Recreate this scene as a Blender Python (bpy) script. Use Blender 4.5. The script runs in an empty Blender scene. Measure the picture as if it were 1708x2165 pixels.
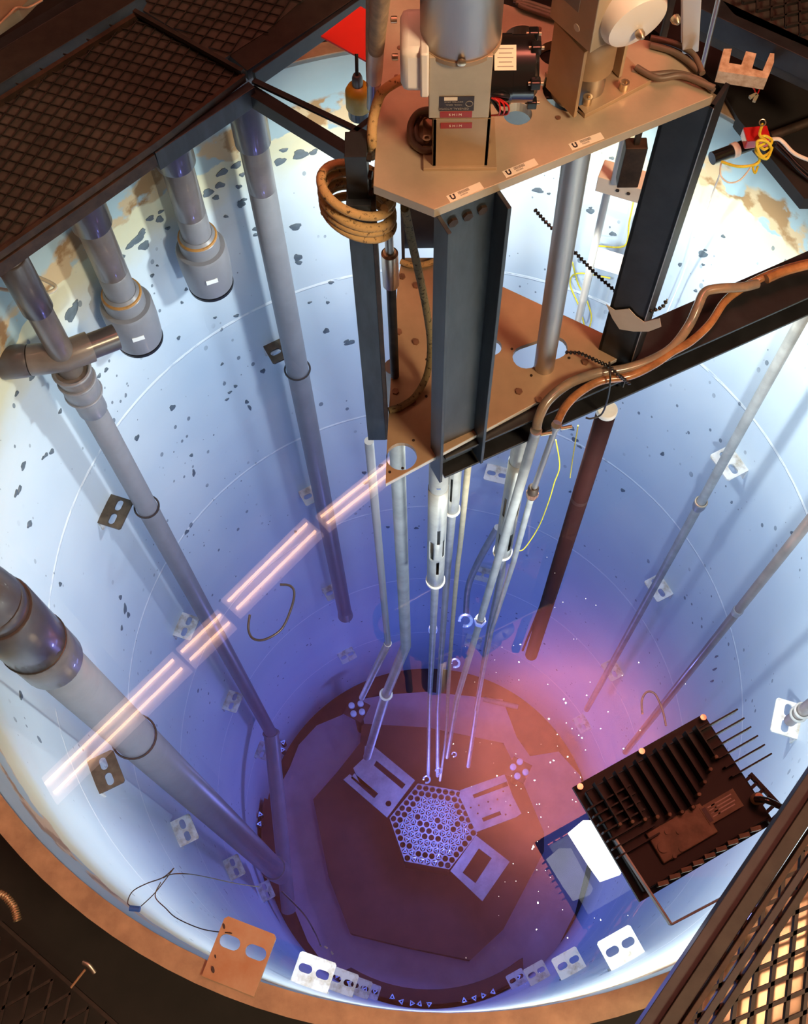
import bpy, bmesh, math, random
import numpy as np
from mathutils import Vector, Matrix
from math import pi, sin, cos, radians as RAD
random.seed(7)
S = bpy.context.scene
COL = S.collection
# ------------------------------------------------------------------ camera
R = 1.22                      # tank radius; z = 0 is the top of the tank rim
ZW = -0.268                   # water level
ZF = -6.23                    # pool bottom
F, NX, NY = 2370., 892., 2130.
n_ = np.array([NX-854, NY-1082.5, F]); n_ /= np.linalg.norm(n_)
e1 = np.array([1., 0, 0])-n_[0]*n_; e1 /= np.linalg.norm(e1); e2 = np.cross(n_, e1)
CAM = np.array([-.045*R, -.992*R, 1.89*R])
def world(v): return Vector((float(v@e1), float(-(v@e2)), float(-(v@n_))))
cam = bpy.data.cameras.new('camera'); camo = bpy.data.objects.new('camera', cam); COL.objects.link(camo)
cx_, cy_, cz_ = world(np.array([1., 0, 0])), world(np.array([0, -1., 0])), world(np.array([0, 0, -1.]))
M = Matrix((cx_, cy_, cz_)).transposed().to_4x4(); M.translation = Vector(CAM.tolist())
camo.matrix_world = M
cam.sensor_fit = 'VERTICAL'; cam.sensor_height = 36; cam.lens = 36*F/2165; cam.clip_start = .02
S.camera = camo
def ray(x, y):
    d = np.array([x-854, y-1082.5, F]); return np.array([d@e1, -(d@e2), -(d@n_)])
def P(x, y, z):               # point at height z
    d = ray(x, y); return Vector((CAM+d*((z-CAM[2])/d[2])).tolist())
def PC(x, y, z, r=1.17):      # point at height z, kept inside the tank
    p = P(x, y, z); return p if math.hypot(p.x, p.y) < r else W(x, y, r)
def W(x, y, r=R):             # point on the upright cylinder of radius r
    d = ray(x, y); a = d[0]**2+d[1]**2; b = CAM[:2]@d[:2]; c = CAM[:2]@CAM[:2]-r*r
    return Vector((CAM+d*((-b+math.sqrt(max(b*b-a*c, 0)))/a)).tolist())
def PXY(p):
    v = np.array(p)-CAM; c = v[0]*e1-v[1]*e2-v[2]*n_; return 854+F*c[0]/c[2], 1082.5+F*c[1]/c[2]
def VZ(X, Y, y):              # height on the upright line X, Y
    lo, hi = -9., CAM[2]-.03
    for _ in range(50):
        m = (lo+hi)/2
        if PXY((X, Y, m))[1] > y: lo = m
        else: hi = m
    return m
# ------------------------------------------------------------------ world, lights, exposure
S.view_settings.view_transform = 'Standard'; S.view_settings.look = 'None'
S.view_settings.exposure = 0; S.view_settings.gamma = 1; S.view_settings.use_curve_mapping = False
S.cycles.transparent_max_bounces = 24; S.cycles.max_bounces = 10
wd = bpy.data.worlds.new('world'); S.world = wd; wd.use_nodes = True
wd.node_tree.nodes['Background'].inputs[0].default_value = (.35, .25, .17, 1)
wd.node_tree.nodes['Background'].inputs[1].default_value = .12
def light(kind, name, loc, power, color, size=.1, aim=None, **kw):
    l = bpy.data.lights.new(name, kind); l.energy = power; l.color = color
    if kind == 'AREA': l.size = size
    else: l.shadow_soft_size = size
    for k, v in kw.items(): setattr(l, k, v)
    o = bpy.data.objects.new(name, l); COL.objects.link(o); o.location = loc
    if aim is not None: o.rotation_euler = (Vector(aim)-Vector(loc)).to_track_quat('-Z', 'Y').to_euler()
    return o
ZC = 6.0                      # ceiling
ZM = 2*ZW-ZC                  # its mirror image in the water
FLOOD = Vector((.44, -.80, -.10)); FLOOD2 = Vector((.30, .42, .05))
light('SPOT', 'flood_beam', FLOOD, 95, (.95, 1, .93), .05, (.05, -.05, -3.5), spot_size=RAD(165), spot_blend=.5)
light('SPOT', 'second_flood_beam', FLOOD2, 76, (.95, 1, .92), .05, (.1, .5, -2.5), spot_size=RAD(170), spot_blend=.5)
light('AREA', 'room_light', (2.4, -2.6, 4.2), 250, (1, .71, .42), 1.0, (.1, .1, .8))
cg = P(1195, 1590, ZM)
light('SPOT', 'haze_spot', (cg.x, cg.y, ZC-1.0), 2400, (1, .40, .32), .0, (cg.x, cg.y, ZC), spot_size=RAD(120), spot_blend=1.0)  # added unseen spot; its red patch mirrored in the water stands for haze

cw = P(960, 1700, ZM)
light('SPOT', 'wide_haze_spot', (cw.x, cw.y, ZC-3.2), 1300, (1, .40, .44), .0, (cw.x, cw.y, ZC), spot_size=RAD(110), spot_blend=1.0)  # second added spot, spreading the mirrored red tint wider
for q_, pw in (((.03, -.07, -5.1), 24), ((-.55, .2, -3.6), 2.5), ((.55, .2, -3.9), 2.5)):   # added blue fill lamps, like core glow, brightening the deep water
    light('POINT', 'deep_fill', q_, pw, (.42, .40, 1), .12)

# ------------------------------------------------------------------ materials
def nodes(m): return m.node_tree.nodes, m.node_tree.links
def mat(name, col, rough=.5, metal=0., var=.25, scale=14., bump=.0, spec=.5, col2=None, coat=0, stretch=None, thr=None, trans=0, alpha=1, emis=None):
    m = bpy.data.materials.new(name); m.use_nodes = True; N, L = nodes(m); b = N['Principled BSDF']
    b.inputs['Roughness'].default_value = rough; b.inputs['Metallic'].default_value = metal
    b.inputs['Specular IOR Level'].default_value = spec; b.inputs['Coat Weight'].default_value = coat
    b.inputs['Transmission Weight'].default_value = trans; b.inputs['Alpha'].default_value = alpha
    tc = N.new('ShaderNodeTexCoord'); mp = N.new('ShaderNodeMapping'); nz = N.new('ShaderNodeTexNoise')
    L.new(tc.outputs['Object'], mp.inputs[0]); L.new(mp.outputs[0], nz.inputs[0])
    if stretch: mp.inputs['Scale'].default_value = stretch
    nz.inputs['Scale'].default_value = scale; nz.inputs['Detail'].default_value = 6; nz.inputs['Roughness'].default_value = .62
    cr = N.new('ShaderNodeValToRGB'); L.new(nz.outputs[0], cr.inputs[0])
    c2 = col2 if col2 else tuple(c*(1-var) for c in col)
    lo, hi = thr if thr else (.35, .68)
    cr.color_ramp.elements[0].position = lo; cr.color_ramp.elements[1].position = hi
    cr.color_ramp.elements[0].color = (*c2, 1); cr.color_ramp.elements[1].color = (*col, 1)
    L.new(cr.outputs[0], b.inputs['Base Color'])
    if bump:
        bp = N.new('ShaderNodeBump'); bp.inputs['Strength'].default_value = bump; bp.inputs['Distance'].default_value = .002
        L.new(nz.outputs[0], bp.inputs['Height']); L.new(bp.outputs[0], b.inputs['Normal'])
    if emis: b.inputs['Emission Color'].default_value = (*emis[0], 1); b.inputs['Emission Strength'].default_value = emis[1]
    return m
MT = dict(
 alu=mat('brushed_aluminium', (.60, .49, .35), .45, .45, .22, 9, .05),
 alu2=mat('tarnished_aluminium', (.50, .35, .22), .5, .4, .22, 7, .05),
 edge=mat('milled_edge', (.8, .76, .68), .4, .5, .1),
 steel=mat('stainless_steel', (.50, .46, .42), .42, .95, .2, 12, .0, stretch=(1, 1, .15)),
 zinc=mat('zinc_bolt', (.75, .6, .42), .3, .9, .2),
 bolt=mat('brown_bolt', (.36, .19, .12), .4, .6, .4, 60, .1),
 black=mat('black_painted_steel', (.022, .024, .028), .42, .2, .5, 18, .08),
 bluesteel=mat('mill_scale_steel', (.042, .054, .066), .42, .3, .55, 10, .12, stretch=(3, 3, .6)),
 rust=mat('rusty_steel', (.06, .036, .024), .6, .4, .6, 30, .2),
 gratem=mat('dirty_grate_steel', (.030, .025, .021), .55, .3, .5, 30, .2),
 gratep=mat('dusty_tread_plate', (.065, .055, .046), .6, .2, .55, 12, .2),
 tan=mat('tan_dusty_plate', (.62, .50, .32), .10, .5, .35, 6),
 pvc=mat('grey_pvc', (.20, .205, .23), .38, 0, .12, 12),
 pvcd=mat('brownish_grey_pvc', (.17, .145, .135), .35, 0, .35, 9, coat=.3),  # darker, browner grey; upper pipes take it above the waterline
 pvcw=mat('dark_wet_pvc', (.085, .075, .08), .3, 0, .35, 9, coat=.25),
 whitep=mat('white_plastic', (.86, .80, .74), .35, 0, .05, 5),
 nylon=mat('white_nylon', (.84, .78, .70), .45, 0, .12, 12),
 algu=mat('submerged_aluminium', (.38, .39, .38), .5, .3, .3, 14, .05),
 white=mat('white_paint_metal', (.82, .85, .84), .5, 0, .12, 20),
 brk=mat('white_painted_bracket', (.72, .72, .66), .5, 0, .0, 22, col2=(.36, .30, .18), thr=(.28, .5)),
 brkrust=mat('tarnished_bracket', (.14, .105, .065), .5, .3, .5, 30),
 copper=mat('copper_coloured_bracket', (.42, .31, .21), .45, .3, .0, 14, .1, col2=(.36, .20, .11)),
 rope=mat('tan_braided_rope', (.52, .33, .14), .85, 0, .0, 130, .9, col2=(.10, .06, .025), thr=(.34, .44)),
 ropeg=mat('grey_green_rope', (.27, .22, .11), .85, 0, .0, 130, .9, col2=(.05, .04, .02), thr=(.36, .46)),
 sleeve=mat('woven_sleeve', (.52, .33, .17), .8, 0, .35, 70, .6, stretch=(1, 1, .1)),
 beige=mat('beige_hose', (.40, .35, .24), .6, 0, .2, 30),
 hose=mat('amber_hose', (.34, .24, .15), .25, 0, .0, 16, col2=(.16, .15, .13), coat=.5),
 hose2=mat('orange_hose', (.50, .23, .09), .22, 0, .0, 20, col2=(.22, .10, .04), coat=.5),
 clear=mat('milky_tube', (.72, .72, .62), .2, 0, .1, 10, coat=.4),
 cable=mat('brown_cable', (.16, .11, .08), .5, 0, .2),
 bead=mat('black_plastic', (.012, .012, .014), .35, 0, .1),
 motor=mat('black_enamel', (.012, .011, .012), .2, 0, .2, coat=.5),
 red=mat('red_card', (.72, .025, .015), .5, 0, .05),
 redl=mat('dark_red_tape', (.33, .02, .015), .4, 0, .1),
 yellow=mat('yellow_plastic', (.62, .42, .03), .4, 0, .35, 14),
 yrope=mat('yellow_poly_rope', (.85, .70, .04), .5, 0, .3, 90, .4),
 paper=mat('paper_sticker', (.82, .72, .58), .5, 0, .04),
 ink=mat('dark_ink', (.03, .02, .025), .5, 0, .1),
 inkl=mat('faint_ink', (.30, .26, .22), .5, 0, .1),
 masking=mat('masking_tape', (.55, .42, .32), .6, 0, .12),
 brownp=mat('dark_brown_matte', (.028, .007, .006), .7, 0, .2, spec=.1),
 blue=mat('blue_plastic', (.03, .10, .42), .4, 0, .2),
 wire=mat('thin_steel_wire', (.07, .06, .055), .4, .6, .2),
 graphite=mat('dark_reflector', (.075, .028, .026), .7, 0, .3, 5),
 coreplate=mat('core_plate_aluminium', (.34, .32, .33), .5, .2, .35, 12),
 fuel=mat('glowing_fitting', (.85, .88, .95), .18, .9, .05, emis=((.25, .35, 1), .5)),  # own blue emission puts the glint on fittings, rings and nuts
 floorpale=mat('pale_pool_floor', (.52, .40, .46), .6, 0, .18, 5),
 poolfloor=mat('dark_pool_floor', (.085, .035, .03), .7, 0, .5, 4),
 fin=mat('black_cast_heatsink', (.010, .009, .009), .5, .0, .2, 20, .05, spec=.25),
 ledg=mat('lamp_glass', (.9, .9, .9), .3, 0, .0, emis=((1, .98, .93), .8)),
 led=mat('lamp_glare_glow', (.9, .9, .9), .3, 0, .0, emis=((1, .98, .93), 3.)),
 tubel=mat('fluorescent_tube', (.9, .9, .9), .3, 0, .0, emis=((1, .52, .28), 26.)),
 housing=mat('fixture_reflector', (.9, .9, .9), .5, 0, .0, emis=((1, .6, .5), 2.4)),
 foam=mat('white_foam', (.68, .52, .38), .8, 0, .0, 40, .5, col2=(.40, .25, .15)),
 redp=mat('red_reflector', (.55, .02, .02), .2, 0, .1, coat=.5),
 rim=mat('rim_flange', (.40, .29, .19), .5, .2, .0, 18, .15, col2=(.26, .18, .12)),
 ceil=mat('brown_ceiling', (.40, .23, .17), .8, 0, .15, 1.2),
 deck=mat('dark_deck', (.012, .009, .008), .7, 0, .6, 8, .1),
 flesh=mat('pale_fleck', (.85, .82, .78), .5, 0, .1, emis=None),
)
def wall_material():
    m = bpy.data.materials.new('pool_wall_paint'); m.use_nodes = True; N, L = nodes(m); b = N['Principled BSDF']
    b.inputs['Roughness'].default_value = .45; b.inputs['Specular IOR Level'].default_value = .3
    tc = N.new('ShaderNodeTexCoord'); sp = N.new('ShaderNodeSeparateXYZ'); L.new(tc.outputs['Object'], sp.inputs[0])
    def math_(op, a, b2=None, clamp=False):
        q = N.new('ShaderNodeMath'); q.operation = op; q.use_clamp = clamp
        for i, v in enumerate((a, b2)):
            if v is None: continue
            if isinstance(v, (int, float)): q.inputs[i].default_value = v
            else: L.new(v, q.inputs[i])
        return q.outputs[0]
    def ramp(v, a, c):
        q = N.new('ShaderNodeMapRange'); q.inputs[1].default_value = a; q.inputs[2].default_value = c; L.new(v, q.inputs[0]); return q.outputs[0]
    def mix(f, a, c):
        q = N.new('ShaderNodeMix'); q.data_type = 'RGBA'; L.new(f, q.inputs[0])
        for i, v in ((6, a), (7, c)):
            if isinstance(v, tuple): q.inputs[i].default_value = (*v, 1)
            else: L.new(v, q.inputs[i])
        return q.outputs[2]
    th = math_('MULTIPLY', math_('ARCTAN2', sp.outputs[1], sp.outputs[0]), R)
    cb = N.new('ShaderNodeCombineXYZ'); L.new(th, cb.inputs[0]); L.new(sp.outputs[2], cb.inputs[1])
    def noise(sc, det=5, sx=1, sy=1):
        mp = N.new('ShaderNodeMapping'); mp.inputs['Scale'].default_value = (sx, sy, 1); L.new(cb.outputs[0], mp.inputs[0])
        q = N.new('ShaderNodeTexNoise'); q.inputs['Scale'].default_value = sc; q.inputs['Detail'].default_value = det; L.new(mp.outputs[0], q.inputs[0]); return q.outputs[0]
    z = sp.outputs[2]
    n1 = noise(2.2); n2 = noise(9, 8); n3 = noise(1.2, 3, 1, .3)
    base = mix(ramp(n1, .3, .7), (.56, .66, .72), (.66, .74, .76))
    base = mix(math_('MULTIPLY', ramp(n3, .5, .7), .35), base, (.48, .58, .66))
    # waterline staining: yellow tide band below, bare patches above
    wob = math_('ADD', z, math_('MULTIPLY', math_('SUBTRACT', n2, .5), .16))
    band = math_('MULTIPLY', ramp(wob, -.46, -.33), ramp(wob, -.21, -.26))
    base = mix(math_('MULTIPLY', band, .65), base, (.62, .56, .27))
    up = ramp(wob, -.262, -.255)
    paint = mix(ramp(n1, .35, .65), (.27, .40, .47), (.37, .50, .55))
    base = mix(up, base, paint)
    bare = math_('MULTIPLY', math_('MULTIPLY', ramp(noise(6, 6), .47, .5), ramp(wob, -.27, -.26)), ramp(wob, -.15, -.17))
    base = mix(bare, base, mix(ramp(n2, .45, .5), (.30, .19, .09), (.50, .40, .25)))
    # welds: horizontal rings and offset vertical seams
    wl = None
    for q in (-1.02, -2.06, -3.12, -4.21, -5.30):
        d = math_('ABSOLUTE', math_('ADD', z, -q+0.0)); d = math_('ADD', d, math_('MULTIPLY', math_('SUBTRACT', n2, .5), .008))
        k = ramp(d, .0085, .0055); wl = k if wl is None else math_('MAXIMUM', wl, k)
    wl = math_('MULTIPLY', wl, ramp(noise(14, 3), .30, .42))
    base = mix(math_('MULTIPLY', wl, .8), base, (.93, .97, .93))
    # small blisters in the paint
    def spots(sc, mn, mx, sel, sx=1.25, sy=.75):
        mp = N.new('ShaderNodeMapping'); mp.inputs['Scale'].default_value = (sx, sy, 1); L.new(cb.outputs[0], mp.inputs[0])
        v = N.new('ShaderNodeTexVoronoi'); v.inputs['Scale'].default_value = sc; v.inputs['Randomness'].default_value = 1; L.new(mp.outputs[0], v.inputs['Vector'])
        s2 = N.new('ShaderNodeSeparateColor'); L.new(v.outputs['Color'], s2.inputs[0])
        keep = math_('MULTIPLY', math_('GREATER_THAN', s2.outputs[0], sel), ramp(noise(1.8, 3), .46, .58))
        rr = math_('ADD', mn, math_('MULTIPLY', math_('POWER', s2.outputs[1], 3), mx-mn))
        return math_('MULTIPLY', keep, math_('LESS_THAN', v.outputs['Distance'], rr))
    sp1 = math_('MAXIMUM', spots(30, .08, .32, .64), spots(13, .05, .20, .82))
    sp1 = math_('MULTIPLY', sp1, ramp(z, -.28, -.31))
    base = mix(math_('MULTIPLY', sp1, .85), base, (.14, .18, .21))
    L.new(base, b.inputs['Base Color'])
    bp = N.new('ShaderNodeBump'); bp.inputs['Strength'].default_value = .6; bp.inputs['Distance'].default_value = .004
    L.new(math_('ADD', wl, math_('MULTIPLY', n2, .25)), bp.inputs['Height']); L.new(bp.outputs[0], b.inputs['Normal'])
    return m
MT['wall'] = wall_material()
def water_material():
    m = bpy.data.materials.new('pool_water'); m.use_nodes = True; N, L = nodes(m); N.remove(N['Principled BSDF'])
    o = N['Material Output']; tr = N.new('ShaderNodeBsdfTransparent'); gl = N.new('ShaderNodeBsdfGlossy'); gl.inputs['Roughness'].default_value = .0
    gl.inputs['Color'].default_value = (1, 1, 1, 1)
    fr = N.new('ShaderNodeFresnel'); fr.inputs['IOR'].default_value = 1.5; ge = N.new('ShaderNodeNewGeometry')
    k = N.new('ShaderNodeMath'); k.operation = 'SUBTRACT'; k.inputs[0].default_value = 1; L.new(ge.outputs['Backfacing'], k.inputs[1])
    q = N.new('ShaderNodeMath'); q.operation = 'MULTIPLY'; L.new(fr.outputs[0], q.inputs[0]); L.new(k.outputs[0], q.inputs[1])
    mx = N.new('ShaderNodeMixShader'); L.new(q.outputs[0], mx.inputs[0]); L.new(tr.outputs[0], mx.inputs[1]); L.new(gl.outputs[0], mx.inputs[2])
    L.new(mx.outputs[0], o.inputs['Surface'])
    va = N.new('ShaderNodeVolumeAbsorption'); va.inputs['Color'].default_value = (.0, .22, .78, 1); va.inputs['Density'].default_value = .15
    L.new(va.outputs[0], o.inputs['Volume'])
    return m
MT['water'] = water_material()

# ------------------------------------------------------------------ mesh helpers
class MB:
    def __init__(s): s.v = []; s.f = []
    def add(s, vs, fs):
        k = len(s.v); s.v += [Vector(v) for v in vs]; s.f += [tuple(i+k for i in f) for f in fs]; return s
    def box(s, c, d, u=(1, 0, 0), w=(0, 0, 1)):
        c = Vector(c); u = Vector(u).normalized(); w = Vector(w).normalized(); v = w.cross(u)
        a, b_, h = d[0]/2, d[1]/2, d[2]/2
        P8 = [c+u*a*i+v*b_*j+w*h*k for i in (-1, 1) for j in (-1, 1) for k in (-1, 1)]
        return s.add(P8, [(0, 1, 3, 2), (4, 6, 7, 5), (0, 4, 5, 1), (2, 3, 7, 6), (0, 2, 6, 4), (1, 5, 7, 3)])
    def prism(s, pts, z0, z1, holes=(), frame=None):
        # outline in the plane (frame = origin, u, v, w), extruded from z0 to z1 along w
        if frame is None: frame = (Vector((0, 0, 0)), Vector((1, 0, 0)), Vector((0, 1, 0)), Vector((0, 0, 1)))
        o, u, v, w = [Vector(q) for q in frame]
        loops = [[(p[0], p[1]) for p in L_] for L_ in [pts]+list(holes)]
        bm = bmesh.new(); es = []
        for L_ in loops:
            vs = [bm.verts.new((p[0], p[1], 0)) for p in L_]
            es += [bm.edges.new((vs[i], vs[(i+1) % len(vs)])) for i in range(len(vs))]
        bm.verts.index_update()
        if holes: bmesh.ops.triangle_fill(bm, edges=es, use_beauty=True)
        else: bm.faces.new(bm.verts[:])
        bm.verts.index_update(); V2 = [x.co.copy() for x in bm.verts]; n = len(V2)
        fs = [[x.index for x in f.verts] for f in bm.faces]; bm.free()
        def area(L_): return sum(L_[i][0]*L_[(i+1) % len(L_)][1]-L_[(i+1) % len(L_)][0]*L_[i][1] for i in range(len(L_)))
        vs = [o+u*p.x+v*p.y+w*z0 for p in V2]+[o+u*p.x+v*p.y+w*z1 for p in V2]; out = []
        for f in fs:
            a = sum(V2[f[i]].x*V2[f[(i+1) % len(f)]].y-V2[f[(i+1) % len(f)]].x*V2[f[i]].y for i in range(len(f)))
            f = f if a > 0 else f[::-1]
            out.append(tuple(i+n for i in f)); out.append(tuple(f[::-1]))
        k = 0
        for li, L_ in enumerate(loops):
            c = len(L_); ccw = area(L_) > 0
            for i in range(c):
                a, b_ = k+i, k+(i+1) % c
                if (ccw and li == 0) or (not ccw and li > 0): out.append((a, b_, b_+n, a+n))
                else: out.append((b_, a, a+n, b_+n))
            k += c
        return s.add(vs, out)
    def tube(s, path, r, n=12, caps=True, smooth=0, hole=None):
        p = [Vector(q) for q in path]
        rs = r if isinstance(r, (list, tuple)) else [r]*len(p)
        if smooth and len(p) > 2:
            q, qr = [], []
            for i in range(len(p)-1):
                a, b_, c, d = p[max(i-1, 0)], p[i], p[i+1], p[min(i+2, len(p)-1)]
                for k in range(smooth):
                    t = k/smooth
                    q.append(.5*((2*b_)+(c-a)*t+(2*a-5*b_+4*c-d)*t*t+(3*b_-a-3*c+d)*t**3)); qr.append(rs[i]*(1-t)+rs[i+1]*t)
            p, rs = q+[p[-1]], qr+[rs[-1]]
        t0 = (p[1]-p[0]).normalized(); nrm = t0.orthogonal().normalized(); vs = []
        for i in range(len(p)):
            t = (p[min(i+1, len(p)-1)]-p[max(i-1, 0)]); t = t.normalized() if t.length > 1e-9 else t0
            nrm = (nrm-t*nrm.dot(t)); nrm = nrm.normalized() if nrm.length > 1e-6 else t.orthogonal().normalized(); bn = t.cross(nrm)
            vs += [p[i]+(nrm*cos(2*pi*k/n)+bn*sin(2*pi*k/n))*rs[i] for k in range(n)]
        fs = [(i*n+k, i*n+(k+1) % n, (i+1)*n+(k+1) % n, (i+1)*n+k) for i in range(len(p)-1) for k in range(n)]
        if caps: fs += [tuple(range(n))[::-1], tuple(range((len(p)-1)*n, len(p)*n))]
        return s.add(vs, fs)
    def cyl(s, a, b_, r, n=24, r2=None): return s.tube([a, b_], [r, r if r2 is None else r2], n)
    def lathe(s, o, ax, prof, n=32):   # prof: (radius, height) list, closed by caps where radius > 0
        o = Vector(o); ax = Vector(ax).normalized(); u = ax.orthogonal().normalized(); v = ax.cross(u)
        vs = [o+ax*h+(u*cos(2*pi*k/n)+v*sin(2*pi*k/n))*max(r, 1e-5) for r, h in prof for k in range(n)]
        m = len(prof)
        fs = [(i*n+k, i*n+(k+1) % n, (i+1)*n+(k+1) % n, (i+1)*n+k) for i in range(m-1) for k in range(n)]
        fs += [tuple(range(n))[::-1], tuple(range((m-1)*n, m*n))]
        return s.add(vs, fs)
    def ring(s, o, ax, r, t, n=32, m=8, a0=0, a1=2*pi, ref=None):   # torus or arc
        o = Vector(o); ax = Vector(ax).normalized(); u = Vector(ref).normalized() if ref else ax.orthogonal().normalized(); v = ax.cross(u)
        pts = [o+(u*cos(a0+(a1-a0)*k/n)+v*sin(a0+(a1-a0)*k/n))*r for k in range(n+1)]
        return s.tube(pts, t, m)
def circ(c, r, n=24, sx=1, sy=1, rot=0):
    return [(c[0]+cos(rot)*r*sx*cos(2*pi*k/n)-sin(rot)*r*sy*sin(2*pi*k/n), c[1]+sin(rot)*r*sx*cos(2*pi*k/n)+cos(rot)*r*sy*sin(2*pi*k/n)) for k in range(n)]
def slot(c, L_, r, rot=0, n=8):
    pts = []
    for sgn, a0 in ((1, -pi/2), (-1, pi/2)):
        for k in range(n+1):
            a = a0+pi*k/n; pts.append((sgn*L_/2+r*cos(a), r*sin(a)))
    return [(c[0]+cos(rot)*x-sin(rot)*y, c[1]+sin(rot)*x+cos(rot)*y) for x, y in pts]
WL_ = {}
def finish(name, mb, m, loc, parent=None, smooth=True, bevel=0):
    me = bpy.data.meshes.new(name); L0 = Vector(loc)
    me.from_pydata([v-L0 for v in mb.v], [], mb.f); me.materials.append(MT[m] if isinstance(m, str) else m)
    me.validate(); me.update()
    if smooth:
        for p in me.polygons: p.use_smooth = True
        me.set_sharp_from_angle(angle=RAD(38))
    o = bpy.data.objects.new(name, me); COL.objects.link(o)
    if bevel:
        b = o.modifiers.new('bevel', 'BEVEL'); b.width = bevel; b.segments = 2; b.limit_method = 'ANGLE'
    if parent: o.parent = parent; o.location = L0-WL_[parent.name]
    else: o.location = L0
    WL_[o.name] = L0
    return o
def tag(o, label=None, cat=None, group=None, kind=None):
    for k, v in (('label', label), ('category', cat), ('group', group), ('kind', kind)):
        if v: o[k] = v
    return o
def base(mb):
    xs = [v.x for v in mb.v]; ys = [v.y for v in mb.v]; zs = [v.z for v in mb.v]
    return Vector(((min(xs)+max(xs))/2, (min(ys)+max(ys))/2, min(zs)))
def solo(name, mb, m, label, cat, group=None, kind=None, **k): return tag(finish(name, mb, m, base(mb), **k), label, cat, group, kind)
def struct(name, mb, m, **k): o = finish(name, mb, m, (0, 0, 0), **k); o['kind'] = 'structure'; return o
def thing(name, label, cat, loc, group=None):
    o = bpy.data.objects.new(name, None); COL.objects.link(o); o.location = loc; o.empty_display_size = .05; WL_[o.name] = Vector(loc); return tag(o, label, cat, group)
def part(name, mb, m, parent, label=None, **k): return tag(finish(name, mb, m, WL_[parent.name], parent, **k), label)
def dup(src, loc, label=None, group=None, rot=None, par=None):
    r = src.copy(); COL.objects.link(r); r.location = loc; WL_[r.name] = Vector(loc)
    if rot is not None: r.rotation_euler = rot
    if label: r['label'] = label
    if group: r['group'] = group
    for ch in src.children:
        c = ch.copy(); COL.objects.link(c); c.parent = r
        for g in ch.children: d = g.copy(); COL.objects.link(d); d.parent = c
    return r
def up(v, z): return Vector((v[0], v[1], z))
U = Vector((.892, .451, 0)); Vn = Vector((.451, -.892, 0)); Z = Vector((0, 0, 1))
# ================================================================== STRUCTURE
b = MB(); n = 128
prof = [(R, ZF), (R, 0), (R+.02, 0), (R+.02, ZF)]
b.add([(r*cos(2*pi*k/n), r*sin(2*pi*k/n), z) for r, z in prof for k in range(n)],
      [(i*n+(k+1) % n, i*n+k, ((i+1) % 4)*n+k, ((i+1) % 4)*n+(k+1) % n) for i in range(4) for k in range(n)])
struct('wall_pool', b, 'wall')
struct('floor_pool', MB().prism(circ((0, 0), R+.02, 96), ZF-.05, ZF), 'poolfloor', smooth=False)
b = MB().prism(circ((0, 0), R+.045, 128), -.012, .004, [circ((0, 0), R, 128)])
struct('trim_1', b, 'rim')
# paler layer over the dark pool bottom
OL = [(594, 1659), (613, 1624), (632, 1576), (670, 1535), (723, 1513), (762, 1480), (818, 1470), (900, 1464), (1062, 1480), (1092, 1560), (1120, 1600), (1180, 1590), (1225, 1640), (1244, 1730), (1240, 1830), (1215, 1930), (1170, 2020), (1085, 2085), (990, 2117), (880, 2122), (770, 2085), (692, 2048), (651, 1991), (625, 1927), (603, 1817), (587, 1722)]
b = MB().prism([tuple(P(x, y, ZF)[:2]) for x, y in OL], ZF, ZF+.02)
solo('pale_floor', b, 'floorpale', 'pale many-sided area covering the middle of the pool bottom', 'floor plate', smooth=False)
# water body
b = MB().prism(circ((0, 0), R+.008, 96), ZF-.02, ZW)
wt = solo('water', b, 'water', 'clear blue water filling the round pool below the bridge', 'water', kind='stuff', smooth=False)
# deck around the rim, dark
b = MB().prism([(-4, -4), (4, -4), (4, 7), (-4, 7)], -.62, -.60, [circ((0, 0), R+.03, 64)])
struct('floor', b, 'deck', smooth=False)
b = MB().prism(circ((0, 0), R+.026, 96), -.62, -.012, [circ((0, 0), R+.02, 96)])
struct('trim_2', b, 'deck')
b = MB().prism([(-6, -6), (6, -6), (6, 12), (-6, 12)], ZC, ZC+.1)
struct('ceiling', b, 'ceil', smooth=False)
for nm, c, d in (('wall_left', (-6.05, 3, 2.7), (.1, 18, 6.7)), ('wall_right', (6.05, 3, 2.7), (.1, 18, 6.7)), ('wall_back', (0, 12.05, 2.7), (12, .1, 6.7)), ('wall_front', (0, -6.05, 2.7), (12, .1, 6.7))):
    struct(nm, MB().box(c, d), 'ceil', smooth=False)
# ceiling fixtures: only their reflections are seen
for (a, c, w, lb) in (((103, 1680), (388, 1402), 64, 'nearest the lower left'), ((394, 1396), (482, 1312), 62, 'shortest one, second from the lower left'),
                      ((489, 1292), (665, 1118), 62, 'long one in the middle of the row'), ((682, 1112), (840, 985), 50, 'the one running under the bridge plate')):
    A = P(*a, ZM); C = P(*c, ZM); d = (C-A); Lh = d.length; d.normalize(); q = Vector((-d.y, d.x, 0)); mid = up((A+C)/2, ZC)
    hw = w/2/F*8.6
    t = thing('ceiling_light', 'fluorescent fixture reflected in the water, '+lb, 'ceiling light', mid+Z*-.1, 'ceiling lights over the pool')
    part('housing', MB().box(mid-Z*.04, (Lh, hw*2, .06), d), 'housing', t, smooth=False)
    for s in (-.45, .45): part('lamp_tube', MB().cyl(mid-Z*.09+q*hw*s-d*Lh*.47, mid-Z*.09+q*hw*s+d*Lh*.47, .012, 10), 'tubel', t)

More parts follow.
